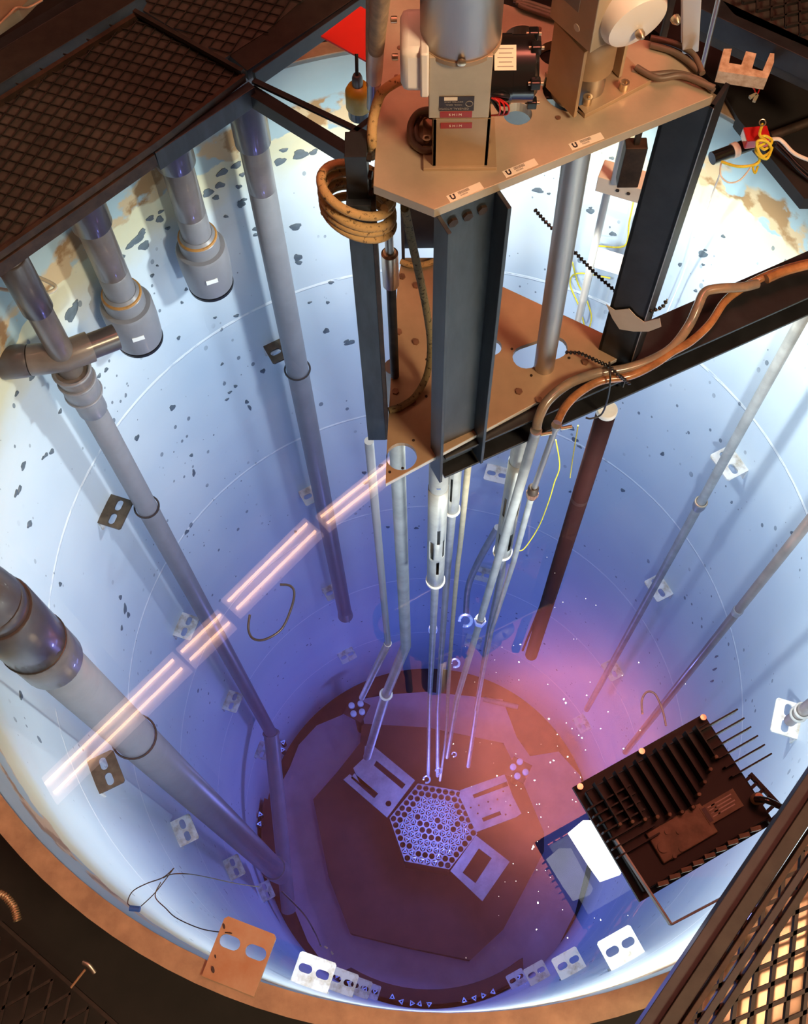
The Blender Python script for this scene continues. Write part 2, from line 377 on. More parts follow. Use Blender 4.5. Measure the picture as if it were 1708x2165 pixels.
A, C = P(1720, 1932, 2*.49-ZC), P(1560, 2180, 2*.49-ZC); d = (C-A); Lh = d.length; d.normalize(); mid = up((A+C)/2, ZC)
t = thing('ceiling_light', 'fluorescent fixture mirrored in the tan plate under the lower right grating', 'ceiling light', mid-Z*.1)
part('housing', MB().box(mid-Z*.04, (Lh, .22, .06), d), 'housing', t, smooth=False)
part('lamp_tube', MB().cyl(mid-Z*.09-d*Lh*.47, mid-Z*.09+d*Lh*.47, .03, 10), 'tubel', t)

# paint blisters: px x, y, half-length, half-width, angle(deg)
BL = [(152,662,22,10,-60),(160,640,8,3,-50),(62,1108,9,3,-70),(50,985,10,4,-75),(36,832,7,3,-65),(68,797,8,5,-60),(135,760,7,3,-60),
 (635,327,16,10,-15),(663,322,10,5,-30),(592,342,13,7,-20),(600,318,9,4,-10),(625,480,12,7,-15),(465,392,11,6,-15),(440,408,12,8,-30),(457,418,7,5,-20),
 (630,545,9,7,-10),(632,556,7,4,0),(292,505,20,7,-40),(305,520,13,8,-35),(318,462,9,5,-30),(338,464,8,7,-30),(275,520,10,5,-40),(340,448,7,3,-30),(300,490,10,4,-45),(258,545,8,5,-50),
 (690,300,14,4,-5),(668,308,6,3,0),(712,318,9,4,0),(500,350,12,6,-30),(470,365,14,6,-30),(512,370,6,4,-20),(505,395,7,4,-10),(510,432,9,7,-20),(515,423,8,3,-20),(478,458,5,3,0),
 (540,485,6,4,0),(541,497,6,3,-10),(355,483,6,3,-20),(322,583,5,3,-40),(394,612,4,3,-50),(385,640,3,3,0),(333,562,3,2,0),(500,668,6,3,-20),(455,672,4,2,-20),(378,715,5,3,-60),
 (225,782,6,3,-60),(210,795,6,3,-60),(365,862,7,5,-45),(290,926,7,4,-60),(128,870,6,3,-70),(110,955,7,4,-60),(98,962,6,3,-60),(92,968,5,2,-60),(42,1035,10,3,-75),(35,1043,9,3,-75),(65,1108,7,3,-80),
 (556,785,6,4,-30),(486,830,5,2,-30),(498,817,4,3,-20),(522,850,4,4,-10),(528,862,6,3,60),(470,770,4,2,-45),(480,845,5,2,-30),(405,963,4,3,-45),(410,1000,3,8,0),(395,1125,6,3,-50),(625,1125,3,3,0),
 (740,725,12,4,-20),(733,722,6,3,-20),(700,598,6,3,-10),(690,700,7,5,-30),(693,640,4,3,-10),(655,640,5,2,-20),
 (265,1287,3,11,0),(272,1300,3,6,0),(258,1328,2,6,0),(50,1262,3,8,0),(128,1235,3,5,0),(255,1263,3,5,0),(45,1470,3,10,-10),
 (1137,403,12,5,10),(1248,447,9,5,10),(1228,420,5,3,0),(1160,410,4,2,0),(1293,335,6,3,10),(1295,495,8,4,10),(1248,440,4,2,0),
 (1485,538,10,7,20),(1490,529,4,2,20),(1528,500,5,3,30),(1486,560,4,2,20),(1437,560,4,4,20),(1470,615,4,3,20),(1316,1037,5,3,30),(1674,1128,3,6,-20),(1510,1415,5,2,-30),(1505,1440,4,2,-30),(1514,1388,4,2,-30),
 (1400,960,4,4,0),(1205,1040,3,2,0),(1206,905,9,4,25),(1210,1065,5,3,20),(1215,930,8,4,25),(1225,945,6,2,30),
 (715,1155,3,3,0),(770,1000,5,3,0),(805,985,6,3,-20),(775,1020,8,3,-30),(880,1117,5,2,0),(820,1115,4,2,0)]
b = MB()
for (x, y, a, c, rot) in BL:
    pts = []
    for k in range(14):
        t = 2*pi*k/14; rr = 1+.16*sin(3*t+x)+.08*sin(5*t+y); dx, dy = a*rr*cos(t), c*rr*sin(t); rr_ = RAD(rot)
        p = W(x+dx*cos(rr_)-dy*sin(rr_), y+dx*sin(rr_)+dy*cos(rr_), R-.002)
        pts.append(p)
    cpt = W(x, y, R-.005)
    q = [Vector((p.x*(R+.004)/(R-.002), p.y*(R+.004)/(R-.002), p.z)) for p in pts]
    k = len(pts); b.add(pts+q+[cpt], [(i, (i+1) % k, 2*k) for i in range(k)]+[(i, i+k, (i+1) % k+k, (i+1) % k) for i in range(k)])
o = finish('paint_blister', b, mat('blister_grey', (.13, .17, .20), .5, 0, .3, 40), (0, 0, 0), bpy.data.objects['wall_pool']) if 'wall_pool' in WL_ else None
o['kind'] = 'stuff'

# ================================================================== WALL BRACKETS
COLS = [(118.5, 'A'), (161.5, 'B'), (206.6, 'C'), (27.8, 'D'), (74.2, 'E'), (-18, 'F'), (251.5, 'G'), (297, 'H')]
def make_bracket(th, z, m, loc_only=False, wdt=.115, dep=.088):
    er = Vector((cos(th), sin(th), 0)); et = Vector((-sin(th), cos(th), 0))
    fr = (er*R+Z*z, -er, et, Z)
    hs = [slot((dep*.52, s*.027), .018, .012, pi/2) for s in (-1, 1)]
    return MB().prism([(0, -wdt/2), (0, wdt/2), (dep-.006, wdt/2), (dep, wdt/2-.006), (dep, -wdt/2+.006), (dep-.006, -wdt/2)], -.004, .004, hs, (fr[0], fr[1], fr[2]*-1, Z)), MB().box(er*(R-.004)+Z*(z-.03), (.008, wdt, .06), er)
desc = {'A': 'behind the far grey pipe', 'B': 'behind the tee pipe', 'C': 'behind the thick left pipe', 'D': 'behind the slim right conduit',
        'E': 'on the far wall', 'F': 'at the right edge', 'G': 'on the near wall, left group', 'H': 'on the near wall, right group'}
lev = ['topmost', 'second down', 'third down', 'lowest']
for th, k in COLS:
    for i, z in enumerate((-1.262, -2.55, -3.915, -5.24)):
        t_ = RAD(th); px = PXY((cos(t_)*(R-.06), sin(t_)*(R-.06), z))
        if not (-30 < px[0] < 1740 and -30 < px[1] < 2200): continue
        if (k == 'E' and i == 0) or (k=='F' and i>0): continue
        pl, bk = make_bracket(t_, z, None)
        m = 'brkrust' if (k in 'ABC' and i == 0) else 'brk'
        t = thing('wall_bracket', ('tarnished brown' if m == 'brkrust' else 'white painted')+' bracket '+desc[k]+', '+lev[i], 'bracket', Vector((cos(t_)*R, sin(t_)*R, z-.06)), 'slotted brackets on the pool wall')
        part('shelf', pl, m, t, smooth=False); part('wall_leg', bk, 'brk', t, smooth=False)
# copper coloured bracket at the rim
ax = P(498, 2045, .006); th = math.atan2(ax.y, ax.x)
pl, bk = make_bracket(th, .010, None, wdt=.108, dep=.088)
t = thing('rim_bracket', 'copper coloured two-slot bracket standing on the rim at lower left', 'bracket', Vector((cos(th)*R, sin(th)*R, 0)))
part('shelf', pl, 'copper', t, smooth=False)
for qx, qy, sz in ((473, 1958, .010), (455, 2022, .007), (450, 2050, .012)): part('ink_mark', MB().prism(circ(tuple(P(qx, qy, .015)[:2]), sz*.5, 10, .5, 1.1, .3), .0141, .0148), 'ink', t)
part('foot', MB().box(Vector((cos(th)*(R+.012), sin(th)*(R+.012), .008)), (.03, .108, .008), (cos(th), sin(th), 0)), 'copper', t, smooth=False)

# ================================================================== PIPES ON THE WALL
def vpipe(name, xy, segs, label, cat='pipe', group=None):
    # segs: (part, z0, z1, r, material)
    t = thing(name, label, cat, Vector((xy[0], xy[1], min(s[1] for s in segs))), group)
    for nm, z0, z1, r, m in segs:
        part(nm, MB().lathe((xy[0], xy[1], z0), Z, [(r-.002, 0), (r, .003), (r, z1-z0-.003), (r-.002, z1-z0)] if z1-z0 > .01 else [(r, 0), (r, z1-z0)], 28), m, t)
    return t
# far long pipe
c = P(554, 398, ZW)
zb = VZ(c.x, c.y, 1290); px = PXY((c.x, c.y, -.02))
t = vpipe('drain_pipe', c, [('pipe', zb, ZW-.0, .041, 'pvc'), ('upper_pipe', ZW-.0, .02, .041, 'pvcd'), ('socket', -.08, .36, .050, 'pvcw')], 'tall grey plastic pipe at top centre left of the braided rope coil')
part('bell_end', MB().lathe((c.x, c.y, zb-.10), Z, [(.046, 0), (.043, .05), (.04, .10)], 28), 'pvc', t)
part('hose_clamp', MB().ring((c.x, c.y, -1.27), Z, .047, .0035, 24, 6), 'wire', t)
# two short pipes with wide collars
for (x, y, lb) in ((403, 450, 'the one nearer the far pipe'), (237, 574, 'the one nearer the tee pipe')):
    c = P(x, y, ZW); r0 = .044
    t = vpipe('overflow_pipe', c, [('pipe', -.40, ZW, r0, 'pvc'), ('upper_pipe', ZW, .0, r0, 'pvcd'), ('socket', -.06, .30, .054, 'pvcw')], 'short grey pipe with wide end cap, '+lb, 'pipe', 'capped pipes under the grating')
    part('collar', MB().lathe((c.x, c.y, -.43), Z, [(.060, 0), (.060, .055), (.048, .07), (.046, .072)], 32), 'pvc', t)
    part('rust_ring', MB().ring((c.x, c.y, -.372), Z, .053, .006, 32, 8), mat('rust_orange', (.45, .22, .05), .6, 0, .4, 60), t)
    part('end_cap', MB().lathe((c.x, c.y, -.60), Z, [(.062, 0), (.070, .006), (.072, .02), (.077, .10), (.077, .17), (.073, .178), (.062, .18)], 40), 'pvc', t)
    part('bottom_seal', MB().lathe((c.x, c.y, -.615), Z, [(.055, 0), (.071, .006), (.071, .016)], 40), 'bead', t)
    q = Vector((.35, -.94, 0)); so = Vector((c.x, c.y, -.50))+q*.0765
    part('sticker', MB().box(so, (.036, .002, .018), (.94, .35, 0)), 'white', t, smooth=False)
# pipe with tee
c = W(290, 1035, 1.085)
zt = VZ(c.x, c.y, 790); zb = VZ(c.x, c.y, 1550)
t = vpipe('tee_pipe', c, [('pipe', zb, zt-.17, .037, 'pvc'), ('reducer', zt-.20, zt-.10, .043, 'pvc'), ('coupling', zt-.10, zt-.03, .052, 'pvc'), ('upper_coupling', zt-.03, zt+.02, .050, 'pvcd'), ('riser', zt+.02, .25, .034, 'pvcd'), ('socket', -.05, .16, .040, 'pvcw')],
          'long grey pipe with a tee and two side arms on the left wall')
for dz in (-.10, -.03, .02): part('collar_ring', MB().ring((c.x, c.y, zt+dz), Z, .050, .006, 32, 8), 'pvc', t)
zt2 = zt+.09; cc = up(c, zt2)
a = P(-60, 775, zt2); e = P(246, 712, zt2-.02)
part('side_arm', MB().tube([a, cc+(a-cc)*.03], .037, 24), 'pvcw', t)
part('tee_body', MB().tube([cc+(a-cc).normalized()*.09, cc, cc+(e-cc).normalized()*.075], .043, 24), 'pvcd', t)
part('arm_stub', MB().tube([cc, e], [.036, .036], 24), 'pvcw', t)
part('elbow_cap', MB().lathe(a+(cc-a)*.30, cc-a, [(.043, 0), (.046, .01), (.046, .07), (.043, .08)], 24), 'pvcw', t)
part('hose_clamp', MB().ring((c.x, c.y, -1.27), Z, .043, .0035, 24, 6), 'wire', t)
fr_end = PC(610, 1925, ZF+.10, 1.13); fr_top = Vector((c.x, c.y, zb))
part('joint_ring', MB().ring(fr_top, fr_end-fr_top, .046, .010, 24, 8), 'pvc', t)
part('floor_run', MB().tube([fr_top+Z*.02, fr_top+(fr_end-fr_top)*.04, fr_end], .048, 20), 'pvc', t)
# thick lower-left pipe
c = W(190, 1470, 1.06)
t = vpipe('intake_pipe', c, [('pipe', VZ(c.x, c.y, 1835), ZW-.12, .066, 'pvc'), ('coupling', ZW-.13, ZW+.02, .079, 'pvcd'), ('upper_coupling', ZW+.02, .0, .079, 'pvcw'), ('riser', .0, .05, .072, 'pvcw')], 'thick grey pipe entering the water at the lower left edge')
zb = VZ(c.x, c.y, 1835)
part('top_elbow', MB().tube([(c.x, c.y, .04), (c.x-.02, c.y+.005, .10), (c.x-.10, c.y+.02, .15), (c.x-.45, c.y+.06, .16)], .072, 24, smooth=6), 'pvcw', t)
part('collar_ring', MB().ring((c.x, c.y, ZW+.02), Z, .079, .003, 32, 8), 'wire', t)
part('elbow', MB().tube([Vector((c.x, c.y, zb+.02)), Vector((c.x, c.y, zb-.06)), Vector((c.x+.04, c.y-.02, zb-.14))], [.076, .076, .070], 24), 'pvc', t)
part('hose_clamp', MB().ring((c.x, c.y, -1.27), Z, .072, .0035, 28, 6), 'wire', t)
# slim rods on the right
c = W(1480, 1065, 1.07)
t = vpipe('conduit', c, [('pipe', VZ(c.x, c.y, 1500), .2, .0165, 'algu')], 'slim grey conduit with a brass ring on the right wall, left of the other rod')
q = VZ(c.x, c.y, 1062); part('coupling', MB().lathe((c.x, c.y, q-.05), Z, [(.020, 0), (.024, .02), (.024, .05), (.018, .055)], 20), 'pvc', t); part('brass_ring', MB().ring((c.x, c.y, q+.005), Z, .021, .004, 20, 6), 'zinc', t)
c = W(1590, 1253, 1.02)
t = vpipe('conduit', c, [('pipe', VZ(c.x, c.y, 1590), .2, .0155, 'pvcd')], 'slim dark rod nearest the right edge, passing above the flood light')
q = VZ(c.x, c.y, 1290); part('coupling', MB().lathe((c.x, c.y, q-.03), Z, [(.017, 0), (.019, .03), (.017, .04)], 16), 'pvc', t)
c = P(1266, 880, .0); c = P(1262, 905, ZW+.02)
c = P(1283, 868, -.02)
vpipe('dark_reflection', c, [('pipe', VZ(c.x, c.y, 1385), -.03, .024, 'brownp'), ('white_cap', -.03, -.012, .025, 'white')], 'dark brown-red reflection built as a pipe with a white top below the hose beam')  # solid pipe shape standing in for a dark reflection in the water
q = P(1278, 872, -.02)
# short rod clipped on bracket F
c = P(1686, 1510, -1.0)
c = W(1681, 1515, 1.10)
t = thing('clipped_rod', 'short grey rod standing on the bright bracket at the right edge', 'rod', c)
zt_ = VZ(c.x, c.y, 1272)
part('rod', MB().tube([(c.x, c.y, c.z-.05), (c.x, c.y, zt_)], [.017, .017], 16), 'pvcd', t)
for d_ in (0, .04): part('clip', MB().ring((c.x, c.y, c.z+.03+d_), Z, .021, .004, 20, 6), 'algu', t)
# ================================================================== BRIDGE
ZT, ZL = .95, .15             # upper and lower plate tops
def hexhead(c, r, h, ax=Z, rot=0):
    ax = Vector(ax).normalized(); u = ax.orthogonal().normalized(); v = ax.cross(u)
    pts = [(r*cos(pi/3*k+rot), r*sin(pi/3*k+rot)) for k in range(6)]
    return MB().prism(pts, 0, h, (), (c, u, v, ax))
def socket_screw(c, r, h):    # cap screw with a recess
    return MB().lathe(c, Z, [(r, 0), (r, h), (r*.55, h), (r*.5, h*.5)], 16)
# upper plate
OT = [(789, 392), (918, 443), (1508, 203), (1455, 133), (1382, 88), (1178, 44), (1060, 6), (960, -70), (818, -90), (812, 30), (803, 160)]
ot = [tuple(P(x, y, ZT)[:2]) for x, y in OT]
hT = [circ(P(1094, 240, ZT)[:2], .0225, 28), circ(P(1175, 112, ZT)[:2], .027, 28), circ(P(1214, 186, ZT)[:2], .050, 36), circ(P(1105, 82, ZT)[:2], .030, 28)]
pl = thing('top_plate', 'tan aluminium plate carrying the two drives, upper plate of the bridge', 'plate', P(1100, 300, ZT-.02))
part('plate', MB().prism(ot, ZT-.019, ZT, hT), 'alu', pl, smooth=False, bevel=.0008)
for x, y in ((1180, 250), (1370, 172), (1140, 62), (845, 102), (838, 163)):
    part('screw', MB().lathe(P(x, y, ZT), Z, [(.004, 0), (.004, .002), (.002, .002)], 12), 'bolt', pl)
def block_u(o, u, v, h):      # slab-serif capital U, height h
    w = h*.92; pts = [(0, 0), (.36, 0), (.36, .16), (.30, .16), (.30, .62), (.38, .72), (.62, .72), (.70, .62), (.70, .16), (.64, .16), (.64, 0), (1, 0), (1, .16), (.94, .16), (.94, .72), (.74, 1), (.26, 1), (.06, .72), (.06, .16), (0, .16)]
    return MB().prism([(x*w, -y*h) for x, y in pts][::-1], 0, .0003, (), (o, u, v, Z))
for (x0, y0), (x1, y1) in (((943, 417), (1014, 387)), ((1061, 365), (1129, 337)), ((1201, 307), (1269, 282))):
    A = P(x0, y0-2, ZT); Bq = P(x1, y1-2, ZT); u = (Bq-A).normalized(); v = Z.cross(u); L_ = (Bq-A).length; h = .0135
    s = part('sticker', MB().prism([(0, -h), (L_, -h), (L_, 0), (0, 0)], 0, .0005, (), (A, u, v, Z)), 'paper', pl, 'white asset sticker with a dark U and a barcode', smooth=False)
    part('letter', block_u(A+u*.004-v*.0015+Z*.0005, u, v, .0095), 'ink', s, smooth=False)
    bb = MB(); xx = .0185; rr = random.Random(3)
    while xx < .037:
        w = rr.choice((.0003, .0005, .0008)); bb.prism([(xx, -.0065), (xx+w, -.0065), (xx+w, -.0015), (xx, -.0015)], .0005, .0008, (), (A, u, v, Z)); xx += w+rr.choice((.0004, .0007))
    for k in range(6): bb.prism([(.020+k*.0021, -.0105), (.0212+k*.0021, -.0105), (.0212+k*.0021, -.0078), (.020+k*.0021, -.0078)], .0005, .0008, (), (A, u, v, Z))
    part('barcode', bb, 'inkl', s, smooth=False)
# lower plate
OLp = [(815, 1022), (818, 940), (832, 700), (842, 585), (850, 545), (930, 545), (1075, 612), (1275, 705), (1322, 748)]
lp = [tuple(P(x, y, ZL)[:2]) for x, y in OLp]
def pq(x, y): return tuple(P(x, y, ZL)[:2])
s0, s1 = Vector(pq(1105, 757)), Vector(pq(1178, 732))
hl = [circ(pq(849, 965), .033, 32), slot(tuple((s0+s1)/2), (s1-s0).length*.82, .030, math.atan2(s1.y-s0.y, s1.x-s0.x)), circ(pq(1040, 733), .022, 24)]
lo = thing('lower_plate', 'brown lower bridge plate with slots and hex bolts, just above the water', 'plate', P(1000, 900, ZL-.013))
part('plate', MB().prism(lp, ZL-.013, ZL, hl), 'alu2', lo, smooth=False)
fa, fb = P(815, 1022, ZL), P(1322, 748, ZL); 
d = (fb-fa); 
part('bright_edge', MB().box((fa+fb)/2+Vn*.0008-Z*.0065, (d.length, .0014, .012), d, Z), 'edge', lo, smooth=False)
for x, y in ((843, 703), (879, 724), (850, 586), (880, 605), (836, 829), (873, 852), (1097, 829), (1139, 847), (1237, 767), (950, 870)):
    k = part('bolt', hexhead(P(x, y, ZL), .0078, .006), 'bolt', lo, smooth=False)
for x, y in ((902, 760), (901, 838), (851, 990), (874, 931), (1082, 738), (1123, 794), (1163, 775), (1203, 757), (824, 998)):
    part('small_screw', MB().lathe(P(x, y, ZL), Z, [(.0032, 0), (.0032, .001)], 10), 'rust', lo)
# H beams (web along u, flanges along v)
def hbeam(c, u, v, web, fl, z0, z1, t=.007, cut=0, off=0):
    hw = web/2; b = MB()
    b.box(up(c, (z0+z1)/2), (web-2*t+.001, t, z1-z0), u)
    for s in (-1, 1):
        o = up(c, 0)+u*(s*(hw-t/2))+v*off
        if cut: b.prism([(-fl/2, z0+cut), (-fl/2, z1), (fl/2-.02, z1), (fl/2, z1-.02), (fl/2, z0), ], -t/2, t/2, (), (o, v, Z, v.cross(Z)))
        else: b.box(up(o, (z0+z1)/2), (t, fl, z1-z0), u)
    return b
Fb = P(912, 985, .055); c = up(Fb+U*.058+Vn*.0, 0)+Vn*.0
t = thing('bridge_post', 'blue-black front steel H post with rusty bolts, between the two plates', 'beam', up(c, .055), 'H posts of the bridge')
part('beam', hbeam(up(P(919, 452, .931)+U*.055-Vn*.000, 0), U, Vn, .110, .046, .055, .9305, off=.020), 'bluesteel', t, smooth=False, bevel=.001)
cc = up(P(919, 452, .931)+U*.055-Vn*.004, 0)
for z in (.90, .10):
    for k in (-1, 0, 1): part('bolt', hexhead(up(cc, z)+U*(k*.026)+Vn*.0035, .009, .009, Vn), 'rust', t, 'rusty hex bolt', smooth=False)
# left post
c = up((P(778, 930, .055)+P(816, 932, .055))/2, 0)+Vector((0, .035, 0))
t = thing('bridge_post', 'dark left steel post with the braided rope coiled around it', 'beam', up(c, .055), 'H posts of the bridge')
part('beam', MB().box(up(c, .46), (.040, .07, .81)), 'bluesteel', t, smooth=False, bevel=.001)
part('rusty_flange', MB().box(up(c+Vector((.0235, -.022, 0)), .46), (.007, .028, .80)), 'rust', t, smooth=False)
part('upper_channel', MB().box(up(c+Vector((.0, .004, 0)), .905), (.034, .05, .115)), 'black', t, smooth=False, bevel=.001)
for k in range(3): part('bolt', hexhead(up(c+Vector((.018, -.015, 0)), .875+k*.04), .007, .006, (1, -.2, 0)), 'rust', t, smooth=False)
# right post
a0 = P(1408, 275, .93); a1 = P(1504, 234, .93)
c = up((a0+a1)/2, 0)-Vn*.055
t = thing('bridge_post', 'tall black right steel post with masking tape and beaded ties near its foot', 'beam', up(c, .055), 'H posts of the bridge')
bw = (a1-a0).length
rg = Vector((.416, .095, 0)); ru = Vector((.84, -.54, 0)).normalized(); rv = Vector((.54, .84, 0)).normalized(); U_, V_ = ru, -rv
b = MB().box(up(rg-ru*.040+rv*.004, .493), (.080, .008, .875), ru).box(up(rg-ru*.004+rv*.030, .493), (.008, .060, .875), ru).box(up(rg-ru*.076+rv*.030, .493), (.008, .060, .875), ru)
part('beam', b, 'black', t, smooth=False, bevel=.001)
part('worn_edge', MB().box(up(rg+Vn*.0004, .493), (.0016, .0016, .875), ru), 'steel', t, smooth=False)
# long low beam
i0 = P(940, 1012, .03); i1 = P(1708, 668, .03); u = (up(i1, 0)-up(i0, 0)).normalized(); v = Vector((u.y, -u.x, 0))
cen = up(i0, 0)-v*.055; L_ = 1.62
mid = cen+u*L_/2
b = MB().box(up(mid, .126), (L_, .11, .008), u).box(up(mid, .034), (L_, .11, .008), u).box(up(mid, .08), (L_, .007, .092), u)
t = solo('bridge_beam', b, 'black', 'long black I-beam carrying the lower plate and the hoses, running out to the right', 'beam', smooth=False, bevel=.001)
def solo_tube(name, pts, r, m, label, cat, n=10, smooth=6, group=None, kind=None): return solo(name, MB().tube(pts, r, n, smooth=smooth), m, label, cat, group, kind)
# ------------------------------------------------ drive 1
fb = P(972, 358, ZT); f0 = P(914, 355, ZT+.006); f1 = P(1031, 355, ZT+.006)
X0, X1, Y0 = f0.x, f1.x, f0.y+.004
z1 = VZ((X0+X1)/2, Y0, 251); 
w2 = .006
d1 = thing('control_drive', 'front drive unit with red tape labels, steel can and black motor', 'drive', Vector(((X0+X1)/2, Y0+.04, ZT)))
part('foot_plate', MB().box(((X0+X1)/2, Y0+.045, ZT+.003), (P(1040, 358, ZT).x-P(885, 358, ZT).x, .10, .006)), 'alu2', d1, smooth=False, bevel=.0008)
sw = X1-X0
part('stand', MB().box(((X0+X1)/2, Y0+.003, (ZT+z1)/2), (sw, .006, z1-ZT)).box((X0+.003, Y0+.04, (ZT+z1)/2), (.006, .08, z1-ZT)).box((X1-.003, Y0+.04, (ZT+z1)/2), (.006, .08, z1-ZT)), 'alu2', d1, smooth=False, bevel=.001)
YB = Y0-.004
def xat(x, y, z): return P(x, y, z).x
# gear box: front face
zb1 = VZ((X0+X1)/2, YB, 250); zb2 = VZ((X0+X1)/2, YB, 121)
def PY(x, y, Yp):             # point on the plane world y = Yp
    d = ray(x, y); k = (Yp-CAM[1])/d[1]; return Vector((CAM+d*k).tolist())
gl, gr = PY(906, 250, YB).x, PY(1033, 250, YB).x
gb = part('gear_box', MB().box(((gl+gr)/2, YB+.045, (zb1+zb2)/2), (gr-gl, .09, zb2-zb1)), 'alu', d1, smooth=False, bevel=.0015)
def face_label(parent, name, m, x0, y0, x1, y1, Yp, tilt=0, label=None):
    a, c_ = PY(x0, y1, Yp), PY(x1, y0, Yp)
    return part(name, MB().box(((a.x+c_.x)/2, Yp-.0004, (a.z+c_.z)/2), (c_.x-a.x, .0008, c_.z-a.z)), m, parent, label, smooth=False), a, c_
def text3d(s, name, size, o, u, v, m, parent, ext=.0002, label=None, center=True):
    cu = bpy.data.curves.new('txt', 'FONT'); cu.body = s; cu.size = size; cu.extrude = ext; cu.align_x = 'CENTER' if center else 'LEFT'; cu.align_y = 'CENTER'
    to = bpy.data.objects.new('txt', cu); COL.objects.link(to); dg = bpy.context.evaluated_depsgraph_get(); dg.update()
    me = bpy.data.meshes.new_from_object(to.evaluated_get(dg)); bpy.data.objects.remove(to)
    w = Vector(u).cross(Vector(v)); b = MB(); b.add([Vector(o)+Vector(u)*q.co.x+Vector(v)*q.co.y+w*q.co.z for q in me.vertices], [tuple(p.vertices) for p in me.polygons])
    return part(name, b, m, parent, label, smooth=False)
gx = Vector((1, 0, 0))
np_, a, c_ = face_label(gb, 'name_plate', 'ink', 928, 203, 1003, 234, YB, label='black name plate with upside-down lettering')
for k, (s, zz, sz) in enumerate((('GENERAL ATOMIC', .17, .0052), ('MODEL  SERIAL', .44, .0034), ('CONTROL DRIVE', .64, .0034))):
    o = Vector((a.x*.58+c_.x*.42, YB-.001, a.z+(c_.z-a.z)*zz)); text3d(s, 'plate_text', sz, o, -gx, -Z, 'inkl', gb)
part('serial_tab', MB().box((a.x+(c_.x-a.x)*.33, YB-.0012, a.z+(c_.z-a.z)*.86), ((c_.x-a.x)*.38, .0006, .006)), 'paper', gb, smooth=False)
part('plate_emblem', MB().ring((a.x+(c_.x-a.x)*.86, YB-.001, (a.z+c_.z)/2), (0, 1, 0), .005, .0006, 20, 5), 'inkl', gb)
for (x0, y0, x1, y1, Yp, par) in ((930, 235, 998, 248, YB, gb), (931, 259, 998, 271, Y0, d1)):
    o_, a, c_ = face_label(par, 'tape_label', 'redl', x0, y0, x1, y1, Yp, label='dark red embossed tape reading SHIM')
    text3d('S H I M', 'tape_text', .0062, ((a.x+c_.x)/2-.001, Yp-.0012, (a.z+c_.z)/2), gx, Z, 'paper', par)
# steel can on top
cxm = PY(976, 100, YB).x; cyl_r = (PY(1062, 90, YB+.03).x-PY(890, 90, YB+.03).x)/2
part('motor_can', MB().lathe((cxm, YB+.045, zb2-.004), Z, [(cyl_r-.002, 0), (cyl_r, .003), (cyl_r, .45)], 48), 'steel', d1, 'brushed steel cylinder')
part('band', MB().lathe((cxm, YB+.045, zb2-.006), Z, [(cyl_r+.0015, 0), (cyl_r+.0015, .007)], 48), 'alu2', d1)
part('band_screw', MB().lathe((cxm, YB+.045-cyl_r-.001, zb2+.003), (0, -1, 0), [(.006, 0), (.006, .003), (.003, .004)], 14), 'zinc', d1)
# black side motor
zm = VZ(PY(1090, 140, YB+.05).x, YB+.05, 143); r_ = .047
mx0, mx1 = gr, PY(1140, 140, YB+.03).x
part('side_motor', MB().lathe((mx0, YB+.048, zm), gx, [(r_, 0), (r_, (mx1-mx0)*.45), (r_*.97, (mx1-mx0)*.46), (r_*.97, (mx1-mx0)*.9), (r_*.75, (mx1-mx0)*.97), (r_*.7, mx1-mx0)], 40), 'motor', d1, 'black horizontal motor')
for a_ in (-50, 20, 80, 140): 
    q = Vector((mx1-.006, YB+.048+cos(RAD(a_))*-r_*.98, zm+sin(RAD(a_))*r_*.98)); part('motor_lug', MB().box(q, (.014, .014, .014), gx), 'motor', d1, smooth=False, bevel=.002)
    part('motor_screw', MB().cyl(q-gx*.01, q+gx*.011, .0028, 10), 'zinc', d1)
nrm = Vector((0, -cos(RAD(62)), sin(RAD(62)))); lo_ = Vector((mx0+.019, YB+.048, zm))+nrm*(r_+.0006)
part('rating_label', MB().box(lo_, (.030, .034, .0009), gx, nrm), 'paper', d1, 'cream rating label', smooth=False)
for k in range(5): part('label_text', MB().box(lo_+nrm.cross(gx)*(-.012+k*.006)+nrm*.0008, (.022-.004*(k % 2), .0012, .0004), gx, nrm), 'inkl', d1, smooth=False)
wz = zm-.018
for k in range(3):
    part('motor_wire', MB().tube([(mx0+.002, YB+.0+k*.003, wz+.012), (mx0+.012+k*.006, YB-.006, wz+.010-k*.002), (mx0+.014+k*.006, YB-.006, wz-.012), (mx0+.004+k*.004, YB+.002, wz-.024)], .0014, 8, smooth=6), 'redp', d1, 'red wire')
for k in range(3):
    part('motor_lead', MB().tube([(mx0+.001, YB+.004, wz+.016-k*.003), (mx0+.016, YB-.003, wz+.02-k*.016), (mx0+.026, YB+.001, wz+.014-k*.016)], .003, 8, smooth=5), 'bead', d1)
# white side cover
x0, x1 = PY(846, 130, YB+.02).x, gl
zc0, zc1 = VZ(x0, YB+.01, 190), VZ(x0, YB+.03, 78)
part('side_cover', MB().box(((x0+x1)/2, YB+.045, (zc0+zc1)/2), (x1-x0, .085, zc1-zc0)), 'whitep', d1, 'white rounded plastic cover', bevel=.011)
part('cover_rim', MB().box((x1-.006, YB+.042, (zc0+zc1)/2), (.012, .092, zc1-zc0+.004)), 'whitep', d1, bevel=.003)
for dz in (.015, -.018): part('cover_screw', MB().lathe((x0-.004, YB+.07, (zc0+zc1)/2+dz*2), (-1, 0, 0), [(.005, 0), (.005, .008), (.002, .009)], 12), 'zinc', d1)
for x, y in ((902, 300), (1027, 308), (1027, 255), (899, 245)):
    q = P(x, y, ZT+.006); part('foot_screw', socket_screw(q, .0065, .009), 'zinc', d1)
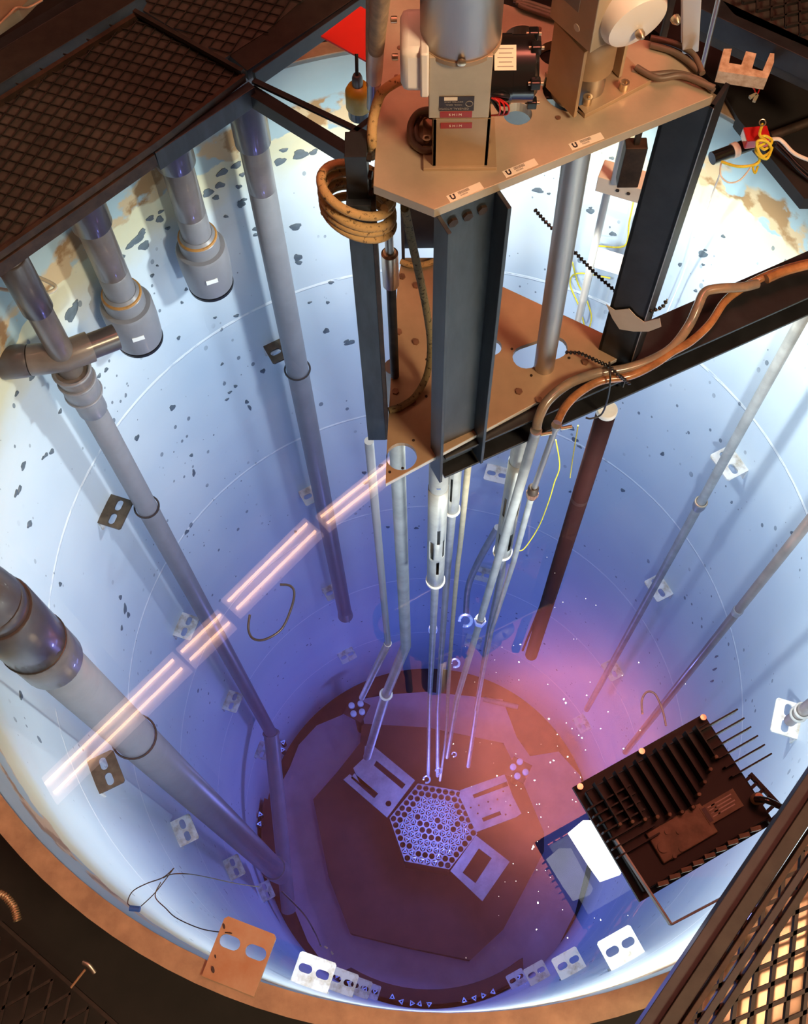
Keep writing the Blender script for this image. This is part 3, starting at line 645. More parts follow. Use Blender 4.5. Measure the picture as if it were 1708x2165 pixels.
# cable coil left of the stand
pts = []
for k in range(30):
    t_ = k/29*4.6*pi; q = P(905+(-30+2*math.sin(k))*cos(t_*1.0), 275-45*sin(t_), ZT+.012+.0006*k); pts.append(q)
solo_tube('coiled_cable', [P(912, 232, ZT+.05), P(885, 238, ZT+.03), P(868, 265, ZT+.015), P(872, 300, ZT+.008), P(895, 318, ZT+.008), P(912, 316, ZT+.01)], .0055, 'cable', 'brown cable looped beside the front drive stand, outer loop', 'cable')
solo_tube('coiled_cable', [P(912, 245, ZT+.03), P(895, 240, ZT+.02), P(878, 268, ZT+.008), P(884, 298, ZT+.006), P(912, 303, ZT+.006)], .0055, 'cable', 'brown cable looped beside the front drive stand, inner loop', 'cable')
# ------------------------------------------------ drive 2
bp = [(1152, 152), (1237, 243), (1377, 170), (1300, 95)]
bq = [P(x, y, ZT+.008) for x, y in bp]; cen = sum(bq, Vector((0, 0, 0)))/4
d2 = thing('control_drive', 'rear drive unit on a diamond base with a round white cover', 'drive', up(cen, ZT))
part('base_plate', MB().prism([tuple(q[:2]) for q in bq], ZT, ZT+.008, [circ(tuple((P(1214, 186, ZT+.008))[:2]), .036, 30)]), 'alu2', d2, smooth=False, bevel=.001)
for x, y in ((1177, 153), (1240, 218), (1318, 188), (1290, 112)):
    part('base_screw', socket_screw(P(x, y, ZT+.008), .0075, .014), 'zinc', d2)
ua = (bq[2]-bq[1]); ua.z = 0; ua.normalize(); va = Vector((-ua.y, ua.x, 0))
if va.y < 0: va = -va
cc2 = up(P(1238, 190, ZT+.008), ZT)
zt0 = VZ(cc2.x, cc2.y-.03, 120)
part('neck_tube', MB().lathe((cc2.x, cc2.y+.012, ZT+.05), Z, [(.038, 0), (.038, .30)], 36), 'alu2', d2)
part('inner_tube', MB().lathe((cc2.x+.006, cc2.y+.004, ZT-.02), Z, [(.023, 0), (.023, .12)], 30), 'steel', d2)
part('mount_leg', MB().box(up(cc2, ZT+.075)+ua*-.048+va*.0, (.006, .075, .13), ua), 'alu2', d2, smooth=False, bevel=.0008)
part('mount_leg', MB().box(up(cc2, ZT+.075)+ua*.060+va*.02, (.006, .060, .13), ua), 'alu', d2, smooth=False, bevel=.0008)
part('dark_gusset', MB().box(up(cc2, ZT+.075)+ua*.045+va*.045, (.030, .006, .13), ua), 'rust', d2, smooth=False)
# housing: near bottom corner appears at (1245, 113)
hz = ZT+.150
cor = P(1247, 113, hz); hw = .082
hc = up(cor, 0)+va*hw/2*1.0
uu = Vector((.80, .60, 0)); vv = Vector((-.60, .80, 0))
hcen = up(cor, 0)+uu*.045+vv*.045
part('housing', MB().box(up(hcen, hz+.15), (.09, .09, .30), uu), 'alu', d2, smooth=False, bevel=.0015)
part('tape_patch', MB().box(up(hcen-uu*.0455, hz+.062)+vv*.006, (.0008, .034, .028), uu), 'inkl', d2, smooth=False)
part('inspection_disc', MB().lathe(up(hcen-uu*.045, hz+.022)-vv*.012, -uu, [(.006, 0), (.006, .0008)], 16), 'paper', d2)
wc = up(hcen, hz+.045)-vv*.045+uu*.035
part('round_cover', MB().lathe(P(1362, 48, hz+.045)+vv*.03, (.35, -.75, -.15), [(.047, -.04), (.050, -.015), (.050, .015), (.045, .024), (.030, .028)], 40), 'whitep', d2, 'white rounded plastic cover')
wp = P(1362, 48, hz+.045)+vv*.03
for (x, y) in ((1349, 57), (1424, 26)):
    q = P(x, y, hz+.03); part('cover_nut', MB().lathe(q+Vector((0, -.01, 0)), (.35, -.75, -.1), [(.007, 0), (.007, .006), (.003, .012)], 10), 'zinc', d2)
# white plastic post and steel rod behind the drives
q = P(1458, 100, .80)
solo('plastic_post', MB().tube([P(1458, 95, .95), P(1462, -60, 1.25)], .018, 4), 'whitep', 'white square plastic post hanging at upper right behind the drives', 'post', smooth=False, bevel=.001)
solo_tube('steel_rod', [P(1482, 152, .80), P(1528, -40, 1.1)], .0042, 'steel', 'thin shiny steel rod slanting at the upper right corner of the plate', 'rod', smooth=0)
# cables on the plate
CB = [([(1336, 150), (1375, 158), (1430, 155), (1480, 170), (1508, 192)], .006, 'lowest of the cables crossing the plate at upper right'),
      ([(1345, 142), (1390, 165), (1440, 160), (1490, 178), (1510, 186)], .014, 'second cable of the bundle crossing the plate at upper right'),
      ([(1375, 95), (1420, 108), (1455, 130), (1478, 152)], .008, 'inner cable arching over the back corner of the plate'),
      ([(1375, 80), (1425, 92), (1465, 115), (1485, 155)], .012, 'outer cable arching over the back corner of the plate')]
for pts, dz, lb in CB: solo_tube('cable', [P(x, y, ZT+dz) for x, y in pts], .0052, 'cable', 'brown '+lb, 'cable', group='cables on the top plate')
for k in range(3): solo_tube('cable', [P(1085+6*k, 0+5*k, ZT+.01), P(1120, 6+7*k, ZT+.01), P(1190, 30+7*k, ZT+.01)], .004, 'cable', ('top', 'middle', 'lowest')[k]+' of three thin cables behind the two drives', 'cable', group='cables on the top plate')
# steel control tube through the plates
tA, tB = P(1223, 300, .92), P(1150, 775, ZL)
d = (tA-tB)
t = thing('guide_tube', 'shiny steel tube running down through the slot of the lower plate', 'tube', tB-d*.5)
part('tube', MB().tube([tB-d*.12, tA+d*.02], .0225, 32), 'steel', t)
part('lower_sleeve', MB().tube([tB-d*.14, tB-d*.02], .024, 32), 'algu', t)
# brass / steel cylinder left behind rope coil and tube below
c = P(826, 590, .52)
t = thing('sensor_can', 'small shiny metal can hanging behind the rope coil', 'can', up(c, .45))
part('can', MB().lathe(up(c, .50), Z, [(.014, 0), (.016, .003), (.016, .10), (.012, .104)], 28), 'zinc', t)
part('stem', MB().cyl(up(c, .16), up(c, .50), .0095, 16), 'rust', t)
part('upper_stem', MB().cyl(up(c, .60), up(c, .92), .008, 16), 'steel', t)
# dark cabinet behind (under the plate)
q = P(895, 560, ZL)
t = thing('bridge_post', 'black rear post standing on the lower plate behind the front post', 'beam', up(q, ZL), 'H posts of the bridge')
part('beam', hbeam(up(q+Vector((.01, .05, 0)), 0), Vector((1, 0, 0)), Vector((0, -1, 0)), .12, .10, ZL+.001, ZT-.02), 'black', t, smooth=False)
solo('hole_darkener', MB().box(up(P(1120, 215, .86), .88), (.13, .12, .10)), 'motor', 'black box added under the top plate to darken its round holes', 'box', smooth=False, bevel=.003)  # added black box that darkens the view through the plate holes
# ------------------------------------------------ ropes
cpost = up((P(778, 930, .055)+P(816, 932, .055))/2, 0)+Vector((0, .035, 0))
zc_ = .70
pts = []
N_ = 170
for k in range(N_+1):
    a = k/N_*2*pi*4.6-pi*.2
    zz = VZ(cpost.x, cpost.y-.03, 430)-.0185*k/N_*4.6
    pts.append(Vector((cpost.x-.004+.056*cos(a), cpost.y+.004+.058*sin(a), zz-.028*cos(a-.5)+.006*sin(a*.37))))
t = solo('rope_coil', MB().tube(pts, .0078, 10), 'rope', 'tan braided rope coiled four times around the left post', 'rope')
solo_tube('rope', [P(858, 164, 1.02), P(835, 175, 1.03), P(808, 195, 1.02), P(795, 225, 1.0), P(787, 262, .98), P(786, 300, .96), P(786, 330, .90)], .0078, 'rope', 'tan braided rope curving from the white cover down past the plate edge', 'rope')
solo_tube('rope', [P(856, 440, .85), P(868, 500, .72), P(886, 580, .55), P(902, 660, .40), P(910, 730, .28), P(903, 790, .19), P(880, 835, .165), P(850, 858, .162), P(822, 868, .162)], .0076, 'ropeg', 'grey-green braided rope slanting down behind the front post onto the lower plate', 'rope')
solo_tube('rope', [P(848, 552, .165), P(868, 560, .165), P(900, 558, .165), P(925, 548, .165)], .0074, 'rope', 'short tan rope bight lying at the back of the lower plate', 'rope')
# woven sleeve and white pipe at upper left of the plate
t = thing('cable_sleeve', 'tan woven cable sleeve with white taped end at the left of the plate', 'sleeve', P(795, 200, .90))
q0, q1, q2, q3 = P(806, -40, 1.35), P(795, 105, 1.10), P(791, 168, 1.0), P(789, 225, .90)
part('sleeve', MB().tube([q0, q1], [.0135, .0115], 20), 'sleeve', t); part('tape', MB().tube([q1, q2], .0118, 20), 'nylon', t); part('lower_end', MB().tube([q2, q3], .0108, 20), 'pvcd', t)
solo_tube('thin_tube', [P(784, -30, 1.3), P(782, 110, 1.08), P(783, 180, .98)], .0065, 'sleeve', 'narrow tan tube just left of the woven sleeve', 'tube')
# red flag card
fp = [(678, 76), (762, 13), (815, 45), (795, 140)]
fq = [P(x, y, .395) for x, y in fp]
solo('red_card', MB().prism([tuple(q[:2]) for q in fq][::-1], .390, .395), 'red', 'bright red card beside the woven sleeve at the top', 'card', smooth=False)
# yellow pendant plug
c = P(757, 192, .35)
t = thing('yellow_connector', 'yellow and black round connector hanging under the red card', 'connector', up(c, .27))
part('body', MB().lathe(up(c, .30), Z, [(.028, 0), (.031, .004), (.030, .05), (.024, .062), (.012, .068)], 30), 'yellow', t)
part('black_base', MB().lathe(up(c, .27), Z, [(.022, 0), (.027, .004), (.027, .03)], 20), 'motor', t)
part('strain_relief', MB().lathe(up(c, .36), Z, [(.013, 0), (.012, .03), (.009, .038)], 18), 'pvcw', t)
part('cord', MB().tube([up(c, .385), up(c, .40), up(c, .43)+Vector((.0, .03, 0))], .004, 10), 'bead', t)
# ------------------------------------------------ hoses on the beam
H1 = [(1760, 545), (1708, 558), (1650, 580), (1600, 600), (1570, 607), (1520, 610), (1490, 618), (1475, 648), (1455, 690), (1420, 735), (1375, 762), (1320, 780), (1260, 790), (1205, 810), (1160, 845), (1140, 880), (1134, 905)]
zz = [.19, .19, .18, .18, .19, .2, .2, .19, .17, .165, .165, .165, .168, .175, .17, .15, .13]
t = thing('hose', 'thick greyish amber hose lying along the black beam', 'hose', P(1134, 905, .1), 'hoses on the bridge beam')
part('hose', MB().tube([P(x, y, z) for (x, y), z in zip(H1[3:], zz[3:])], .0112, 16, smooth=5), 'hose', t)
H2 = [(1760, 552), (1708, 556), (1650, 572), (1605, 590), (1560, 615), (1530, 640), (1500, 685), (1460, 722), (1420, 745), (1380, 772), (1330, 795), (1270, 805), (1225, 830), (1195, 860), (1178, 893)]
t2 = thing('hose', 'orange amber hose bundled beside the thick hose on the beam', 'hose', P(1178, 893, .1), 'hoses on the bridge beam')
part('hose', MB().tube([P(x, y, .165 if i > 3 else .18) for i, (x, y) in enumerate(H2)], [.0095]*len(H2), 16, smooth=5), 'hose2', t2)
part('orange_sheath', MB().tube([P(x, y, .19) for x, y in ((1620, 590), (1660, 573), (1700, 562), (1760, 548))], .011, 14, smooth=4), 'hose2', t2)
# hose clamps
for par, q, r_, lb in ((t, P(1133, 912, .115), .0135, 0), (t2, P(1176, 900, .12), .0115, 1)):
    part('clamp_band', MB().lathe(q-Z*.006, Z, [(r_, 0), (r_, .011)], 24), 'steel', par)
    part('clamp_screw', MB().cyl(q+Vector((.010, -r_*.6, 0)), q+Vector((.034, -r_*.4, .004)), .0045, 10), 'zinc', par)
# metal lines below the clamps
def line(pts, r, m, t, nm='tube', n=14): return part(nm, MB().tube(pts, r, n), m, t)
a = P(1133, 912, .10); c_ = P(1015, 1312, -1.45)
t = thing('coolant_line', 'grey metal line from the thick hose down past the slotted tubes', 'pipe', up(c_, -4.5))
e_ = P(965, 1480, -2.6)
line([a, c_], .0125, 'algu', t); line([c_, e_, P(945, 1600, -4.2)], .0125, 'algu', t, 'lower_tube')
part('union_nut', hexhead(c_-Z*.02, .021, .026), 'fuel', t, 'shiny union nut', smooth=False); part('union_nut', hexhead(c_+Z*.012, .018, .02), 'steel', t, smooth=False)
a = P(1176, 900, .11); c_ = P(1126, 1040, -.22)
t = thing('coolant_line', 'thin metal line with a rusty coupling below the orange hose', 'pipe', up(c_, -4.0))
line([a, c_], .0075, 'steel', t); line([c_, P(1085, 1190, -.9), P(1040, 1330, -1.9), P(1005, 1500, -3.4)], .0085, 'algu', t, 'lower_tube')
part('coupling', MB().lathe(c_-Z*.028, Z, [(.010, 0), (.014, .004), (.014, .05), (.010, .056)], 16), 'rust', t, 'rusty coupling'); part('coupling_nut', hexhead(c_-Z*.02, .016, .02), 'bolt', t, smooth=False)
# beaded ties
def beads(name, pts, label, r=.0045, step=.009):
    P_ = [Vector(p) for p in pts]; b = MB().tube(P_, .0018, 6, smooth=6); 
    L_ = 0; k = 0
    for i in range(len(P_)-1):
        seg = (P_[i+1]-P_[i]).length; 
        while L_ < seg:
            q = P_[i]+(P_[i+1]-P_[i])*(L_/seg); dd = (P_[i+1]-P_[i]).normalized(); b.lathe(q-dd*r*.8, dd, [(r*.35, 0), (r, r*.5), (r, r*1.1), (r*.35, r*1.6)], 8); L_ += step
        L_ -= seg
    return solo(name, b, 'bead', label, 'cable tie', 'beaded cable ties')
beads('beaded_tie', [P(1132, 445, .42), P(1152, 468, .42), P(1185, 500, .41), P(1212, 530, .40), P(1260, 580, .36), P(1300, 615, .34), P(1340, 645, .34), P(1375, 658, .345), P(1400, 650, .35), P(1411, 632, .36)], 'black beaded tie slanting from the steel tube around the right post')
beads('beaded_tie', [P(1198, 745, .165), P(1225, 746, .17), P(1260, 762, .18), P(1288, 775, .195), P(1310, 795, .185), P(1333, 812, .15)], 'black beaded tie lying over the hoses on the beam')
solo_tube('cable_tie', [P(1288, 765, .2), P(1290, 800, .19), P(1285, 840, .13), P(1272, 875, .04), P(1250, 885, .03), P(1238, 883, .03)], .0022, 'bead', 'thin black tie hanging from the hoses over the beam side', 'cable tie')
# masking tape round the right post
tp = [(1282, 643), (1300, 655), (1330, 652), (1345, 668), (1362, 680), (1395, 672), (1398, 690), (1372, 700), (1340, 700), (1310, 695), (1295, 672)]
zq = .262
def PP(x, y, o, u, v):        # pixel to the plane through o spanned by u, v
    nn = Vector(u).cross(Vector(v)); d = Vector(ray(x, y).tolist()); c0 = Vector(CAM.tolist()); k = (Vector(o)-c0).dot(nn)/d.dot(nn); return c0+d*k
pf = up(rg-ru*.04, .3)-rv*.003
b = MB(); qs = [PP(x, y, pf, ru, Z) for x, y in tp]; b.prism([((q-pf).dot(ru), q.z-pf.z) for q in qs], 0, .0015, (), (pf, ru, Z, -rv))
solo('masking_tape', b, 'masking', 'crumpled strip of masking tape stuck around the right post', 'tape', smooth=False)
# ================================================================== TUBES IN THE WATER
def slotted(name, c, r, z0, z1, zs, label, mark=True):
    t = thing(name, label, 'tube', up(c, z0))
    b = MB(); n = 36
    # tube wall with open slots: quads left out where a slot is
    hs = sorted(set([z0, z1]+[q for s in zs for q in (s[1], s[2])]))
    vs = []; 
    for z in hs: vs += [(c.x+r*cos(2*pi*k/n), c.y+r*sin(2*pi*k/n), z) for k in range(n)]
    fs = []
    for i in range(len(hs)-1):
        for k in range(n):
            ang = (360*(k+.5)/n) % 360; m_ = (hs[i]+hs[i+1])/2
            if any(abs((ang-s[0]+180) % 360-180) < 11 and s[1] < m_ < s[2] for s in zs): continue
            fs.append((i*n+k, i*n+(k+1) % n, (i+1)*n+(k+1) % n, (i+1)*n+k))
    b.add(vs, fs); o = part('slotted_tube', b, 'algu', t); md = o.modifiers.new('wall', 'SOLIDIFY'); md.thickness = .003
    part('end_flange', MB().lathe(up(c, z0-.012), Z, [(r*.9, 0), (r+.004, .003), (r+.004, .012)], 30), 'nylon', t)
    return t
c = P(927, 1015, ZW+.06)
z0 = VZ(c.x, c.y, 1225); L0 = z0
def zz_(y): return VZ(c.x, c.y-.028, y)
sl = [(-78, zz_(1155), zz_(1125)), (-125, zz_(1188), zz_(1152)), (-40, zz_(1185), zz_(1150)), (-80, zz_(1218), zz_(1192)), (100, zz_(1188), zz_(1152))]
t = slotted('guide_tube', c, .026, z0, ZW+.02, sl, 'pale slotted guide tube below the front post, centre of the picture')
part('upper_tube', MB().lathe(up(c, ZW+.02), Z, [(.0245, 0), (.0245, .36)], 32), 'algu', t)
part('ink_mark', MB().box(up(c, ZW+.06)+Vector((0, -.0247, 0)), (.010, .0008, .003)), 'blue', t, smooth=False)
core_top = -5.62
e_ = P(903, 1600, -4.9)
part('rod', MB().tube([up(c, z0), P(915, 1335, -1.75), P(908, 1480, -3.1), P(905, 1640, core_top+.25)], [.0125, .0125, .011, .011], 16), 'algu', t)
part('rod_joint', MB().lathe(P(915, 1335, -1.78), Z, [(.015, 0), (.018, .02), (.015, .05)], 16), 'fuel', t)
# second tube behind
c2 = P(960, 1000, ZW+.02)
z2 = VZ(c2.x, c2.y, 1075)
t = slotted('guide_tube', c2, .019, z2, ZW+.2, [(-110, z2+.08, z2+.22)], 'narrow slotted tube partly hidden behind the front guide tube')
part('rod', MB().tube([up(c2, z2), P(947, 1190, -1.35), P(935, 1350, -2.2), P(925, 1500, -3.7), P(925, 1640, -5.3)], .0125, 14), 'algu', t)
c3 = P(1098, 965, ZW+.05)
z3 = VZ(c3.x, c3.y, 1165)
t = slotted('guide_tube', c3, .026, z3, ZW+.03, [(-140, z3+.30, z3+.42), (-135, z3+.06, z3+.17), (-40, z3+.30, z3+.42), (-55, z3+.05, z3+.18)], 'pale slotted guide tube right of centre, crossed by the metal line')
part('upper_tube', MB().lathe(up(c3, ZW+.03), Z, [(.0245, 0), (.0245, .33)], 32), 'algu', t)
part('rod', MB().tube([up(c3, z3), P(1060, 1215, -1.3), P(1035, 1330, -2.1), P(1010, 1480, -3.4), P(990, 1620, -4.9)], .0125, 14), 'algu', t)
# white offset pipe
pts = [P(838, 960, ZL-.05), P(848, 1030, ZW-.2), P(858, 1365, -2.0), P(816, 1468, -2.9), P(797, 1530, -3.6), P(776, 1600, -4.9)]
t = thing('offset_pipe', 'pale grey pipe bending left above the core, below the round hole of the lower plate', 'pipe', pts[-1])
pts = [up(P(858, 1365, -2.0), .13), up(P(858, 1365, -2.0), -.6), P(858, 1365, -2.0), P(816, 1468, -2.75), P(797, 1530, -3.5), P(776, 1600, -4.6)]
part('pipe', MB().tube(pts[:4], [.021]*4, 20), 'algu', t); part('lower_pipe', MB().tube(pts[3:], .024, 20), 'algu', t)
part('joint_ring', MB().ring(pts[3], pts[2]-pts[3], .026, .006, 20, 8), 'white', t)
q = [P(814, 1010, -.25), P(820, 1360, -2.0)]
t = thing('offset_rod', 'thin dark rod beside the pale offset pipe, bending to four pale buttons', 'rod', P(756, 1480, -3.6))
part('rod', MB().tube([up(P(820, 1360, -2.0), VZ(P(820, 1360, -2.0).x, P(820, 1360, -2.0).y, 932)), P(820, 1360, -2.0)], .0125, 12), 'pvc', t); part('lower_rod', MB().tube([P(820, 1360, -2.0), P(765, 1475, -3.6)], .016, 12), 'algu', t)
solo_tube('submerged_hose', [P(992, 960, -.1), P(985, 1030, -.3), P(973, 1150, -1.0), P(966, 1210, -1.3), P(955, 1340, -2.0), P(948, 1450, -2.7), P(942, 1560, -3.9), P(930, 1650, -5.3)], .0085, 'beige', 'beige ribbed hose wandering down beside the guide tubes', 'hose')
solo_tube('hanging_line', [PC(1222, 900, -.3), PC(1212, 960, -.6), PC(1205, 1010, -.9)], .0018, 'yrope', 'yellow line hanging left of the dark brown reflection', 'rope')
solo_tube('hanging_line', [PC(1175, 930, -.3), PC(1183, 985, -.5), PC(1172, 1020, -.6), PC(1160, 1060, -.7), PC(1138, 1115, -.9), PC(1108, 1160, -1.0), PC(1093, 1163, -1.0)], .0018, 'yrope', 'yellowish cord curling below the rusty coupling', 'rope')
solo_tube('thin_rod', [P(1207, 1130, -1.0), P(1145, 1275, -1.9), P(1105, 1375, -2.7)], .005, 'brownp', 'thin dark rod left of the dark brown reflection in deep water', 'rod', smooth=0)
solo_tube('wall_cable', [P(1052, 1115, -2.2), P(1015, 1180, -2.6), P(990, 1240, -3.0), P(985, 1300, -3.5)], .016, 'algu', 'pale slanting hose behind the crossed guide tube', 'hose')
# lifting eyes and small bits seen deep down
for i, (x, y, z, r_, lb) in enumerate(((984, 1312, -3.0, .030, 'beside the union nut'), (962, 1402, -3.4, .022, 'between hose and metal line'), (902, 1648, -4.6, .020, 'lowest left of the three above the core'), (927, 1630, -4.8, .018, 'middle of the three above the core'), (960, 1595, -4.9, .014, 'highest of the three above the core'))):
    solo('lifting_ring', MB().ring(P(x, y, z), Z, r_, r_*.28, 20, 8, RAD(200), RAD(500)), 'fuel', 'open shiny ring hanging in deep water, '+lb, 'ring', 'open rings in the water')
# ================================================================== CORE
HC = Vector((.03, -.07, 0)); HR = .305; A0 = RAD(170)
zc0 = -5.60
oc = [(765, 1530), (904, 1538), (1064, 1571), (1105, 1653), (1150, 1760), (1150, 1800), (1064, 1965), (994, 2030), (855, 2001), (740, 1973), (695, 1854), (662, 1690), (712, 1633), (761, 1571)]
solo('reflector_tank', MB().prism([tuple(P(x, y, -5.98)[:2]) for x, y in oc][::-1], ZF+.02, -5.98), 'graphite', 'large dark many-sided reflector platform around the core', 'tank', smooth=False)
hexo = [(HC.x+HR*cos(A0+k*pi/3), HC.y+HR*sin(A0+k*pi/3)) for k in range(6)]
sp_ = .0463; d1_ = Vector((cos(A0), sin(A0))); d2_ = Vector((cos(A0+pi/3), sin(A0+pi/3)))
lat = []
for i in range(-6, 7):
    for j in range(-6, 7):
        if abs(i+j) > 6: continue
        ring = max(abs(i), abs(j), abs(i+j))
        lat.append((HC.x+(d1_.x*i+d2_.x*j)*sp_, HC.y+(d1_.y*i+d2_.y*j)*sp_, ring, i, j))
core = thing('reactor_core', 'hexagonal grid plate full of round holes at the bottom centre of the pool', 'reactor core', (HC.x, HC.y, -5.98))
part('grid_plate', MB().prism(hexo, zc0-.03, zc0, [circ((q[0], q[1]), .0195, 14) for q in lat]), 'coreplate', core, smooth=False)
part('core_shroud', MB().prism([(HC.x+(x-HC.x)*.98, HC.y+(y-HC.y)*.98) for x, y in hexo], -5.98, zc0-.10), 'graphite', core, smooth=False)
part('core_wall', MB().prism(hexo, -5.98, zc0-.03, [[(HC.x+(x-HC.x)*.97, HC.y+(y-HC.y)*.97) for x, y in hexo]]), 'graphite', core, smooth=False)
# fuel elements standing in the holes
rr = random.Random(11)
def fuel(loc, rot, first=[None]):
    if first[0] is None:
        t = thing('fuel_element', 'bright triangular-topped fuel element standing in a hole of the core grid', 'fuel element', loc, 'fuel elements in the core')
        part('body', MB().lathe(Vector(loc), Z, [(.0172, 0), (.0172, .07), (.011, .085)], 12), 'graphite', t)
        b = MB(); o = Vector(loc)
        tri = [o+Vector((.019*cos(2*pi*k/3), .019*sin(2*pi*k/3), .095)) for k in range(3)]
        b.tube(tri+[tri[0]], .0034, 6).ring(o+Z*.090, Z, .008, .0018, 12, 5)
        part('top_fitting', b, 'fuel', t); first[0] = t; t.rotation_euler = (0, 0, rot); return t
    return dup(first[0], loc, rot=(0, 0, rot))
for x, y, ring, i, j in lat:
    px = PXY((x, y, zc0))
    ok = ring <= 4 or (ring <= 5 and px[1] > 1740 and rr.random() < .8) or (ring == 6 and px[1] > 1800 and 845 < px[0] < 945)
    if ring <= 4 and px[0] < 880 and px[1] < 1730 and rr.random() < .45: ok = False
    if ring <= 2 and px[0] < 930: ok = rr.random() < .25
    if ok and rr.random() < .93: fuel((x, y, zc0-.09), rr.random()*2)
# the three attached plates
def ppl(pts, z): return [tuple(P(x, y, z)[:2]) for x, y in pts]
def zm4(pts): return [(700+x*.2459, 1550+y*.2459) for x, y in pts]
zp = -5.585
def plate(label, out, holes):
    o = ppl(zm4(out), zp); ar = sum(o[i][0]*o[(i+1) % len(o)][1]-o[(i+1) % len(o)][0]*o[i][1] for i in range(len(o)))
    if ar < 0: o = o[::-1]
    return solo('experiment_plate', MB().prism(o, zp-.02, zp, [ppl(zm4(h), zp) for h in holes]), 'coreplate', label, 'plate', 'plates beside the core', smooth=False)
plate('slotted plate fixed to the upper left side of the core', [(105, 400), (160, 352), (240, 420), (190, 300), (280, 215), (290, 110), (350, 98), (720, 405), (480, 725)],
      [[(200, 345), (405, 520), (370, 560), (170, 385)], [(388, 235), (640, 440), (610, 480), (365, 275)], circ((492, 605), 26, 10)])
plate('slotted and perforated plate fixed to the right side of the core', [(1110, 490), (1490, 355), (1510, 400), (1560, 540), (1635, 690), (1590, 722), (1250, 850), (1200, 760), (1150, 640), (1100, 540)],
      [[(1215, 530), (1510, 415), (1530, 450), (1230, 560)], [(1295, 730), (1450, 670), (1465, 700), (1310, 762)]]+[circ((x, y), 9, 6) for x, y in ((1200, 640), (1270, 620), (1350, 590), (1430, 570), (1480, 500), (1260, 690), (1370, 650), (1540, 620), (1500, 700))])
plate('frame-like plate with a square window at the lower right of the core', [(1245, 880), (1535, 1105), (1300, 1445), (1025, 1185)], [[(1270, 990), (1380, 1075), (1240, 1290), (1130, 1200)]])
# instrument stands with pale buttons
for lb, pts in (('at the upper left of the dark platform', ((743, 1491), (762, 1487), (747, 1508), (765, 1504))), ('at the right of the dark platform', ((1085, 1621), (1094, 1640), (1099, 1610), (1111, 1632)))):
    q0 = [P(x, y, -5.55) for x, y in pts]; cc = sum(q0, Vector((0, 0, 0)))/4
    t = thing('instrument_stand', 'dark stand with four pale round buttons '+lb, 'stand', up(cc, ZF+.02))
    part('stand_plate', MB().prism([(q.x, q.y) for q in [cc+Vector((cos(k*pi/2+.3), sin(k*pi/2+.3), 0))*.10 for k in range(4)]], -5.60, -5.58), 'graphite', t, smooth=False)
    part('stand_leg', MB().cyl(up(cc, ZF+.02), up(cc, -5.60), .03, 12), 'graphite', t)
    for q in q0: part('button', MB().lathe(q-Z*.03, Z, [(.022, 0), (.022, .03), (.015, .035)], 14), 'white', t)
# stored elements in the racks by the wall
SE = [(712, 2062), (723, 2068), (738, 2078), (752, 2076), (771, 2092), (792, 2095), (829, 2108), (847, 2127), (870, 2126), (886, 2140), (907, 2140), (984, 2127), (1008, 2127), (1023, 2107), (1046, 2106), (1096, 2066),
      (545, 1720), (546, 1740), (558, 1815), (561, 1838), (597, 1567), (596, 1583)]
for k, (x, y) in enumerate(SE):
    lx = P(x, y, -5.75); rad = math.hypot(lx.x, lx.y)
    if rad > 1.19: lx = Vector((lx.x*1.19/rad, lx.y*1.19/rad, lx.z))
    where = 'in the storage rack at the bottom of the near wall' if y > 2000 else 'in the storage rack at the foot of the left wall'
    src = dup(next(o for o in COL.objects if o.name.startswith('fuel_element') and o.type == 'EMPTY'), (lx.x, lx.y, -5.88), label='bright triangular-topped fuel element '+where, group='stored fuel elements '+('near wall' if y > 2000 else 'left wall'), rot=(0, 0, k*1.3))
# racks holding them
for nm, a_, b_ in (('near', 238, 305), ('left', 172, 205)):
    pts = [(cos(RAD(a))*1.19, sin(RAD(a))*1.19) for a in range(a_, b_+1, 4)]+[(cos(RAD(a))*1.10, sin(RAD(a))*1.10) for a in range(b_, a_-1, -4)]
    solo('storage_rack', MB().prism(pts, ZF+.021, -5.87), 'graphite', 'dark curved storage rack along the foot of the '+nm+' wall', 'rack', smooth=False)
solo_tube('floor_bar', [P(1022, 1478, ZF+.05), P(1095, 1495, ZF+.05)], .02, 'coreplate', 'short pale bar on the pool bottom beyond the core', 'bar', smooth=0)
solo_tube('cord', [PC(596, 1885, -3.4, 1.05), PC(640, 1930, -3.6, 1.05), PC(665, 1970, -3.9, 1.05), PC(678, 2000, -4.0, 1.05)], .004, 'wire', 'thin dark cord trailing down to two cream tags', 'cord')
for x, y, a, lb in ((689, 2003, .5, 'upper'), (702, 2015, .9, 'lower')): solo('cord_tag', MB().box(PC(x, y, -4.0, 1.05), (.020, .009, .006), (cos(a), -sin(a), 0)), 'beige', lb+' of two small cream tags on the dark cord in deep water', 'tag', 'cream tags', smooth=False)

# ================================================================== GRATINGS
def mesh_panel(o, u, v, inside, du, dv, nu, nv, w, h, z):   # expanded metal: zig-zag strands
    b = MB()
    for i in range(nu):
        for j in range(nv):
            for s in (0, 1):
                A = o+u*(du*(i+.5*s))+v*(dv*(j+.5*s))
                for sg in (-1, 1):
                    Bq = A+u*du*.5+v*dv*.5*sg; m_ = (A+Bq)/2
                    if not inside(m_): continue
                    d = Bq-A; b.box(up(m_, z), (d.length*1.02, w, h), d)
    return b
def inpoly(poly):
    def f(p):
        c = False; n = len(poly); j = n-1
        for i in range(n):
            (xi, yi), (xj, yj) = poly[i], poly[j]
            if (yi > p.y) != (yj > p.y) and p.x < (xj-xi)*(p.y-yi)/(yj-yi)+xi: c = not c
            j = i
        return c
    return f
ZG = .40
def gp(pts, z): return [tuple(P(x, y, z)[:2]) for x, y in pts]
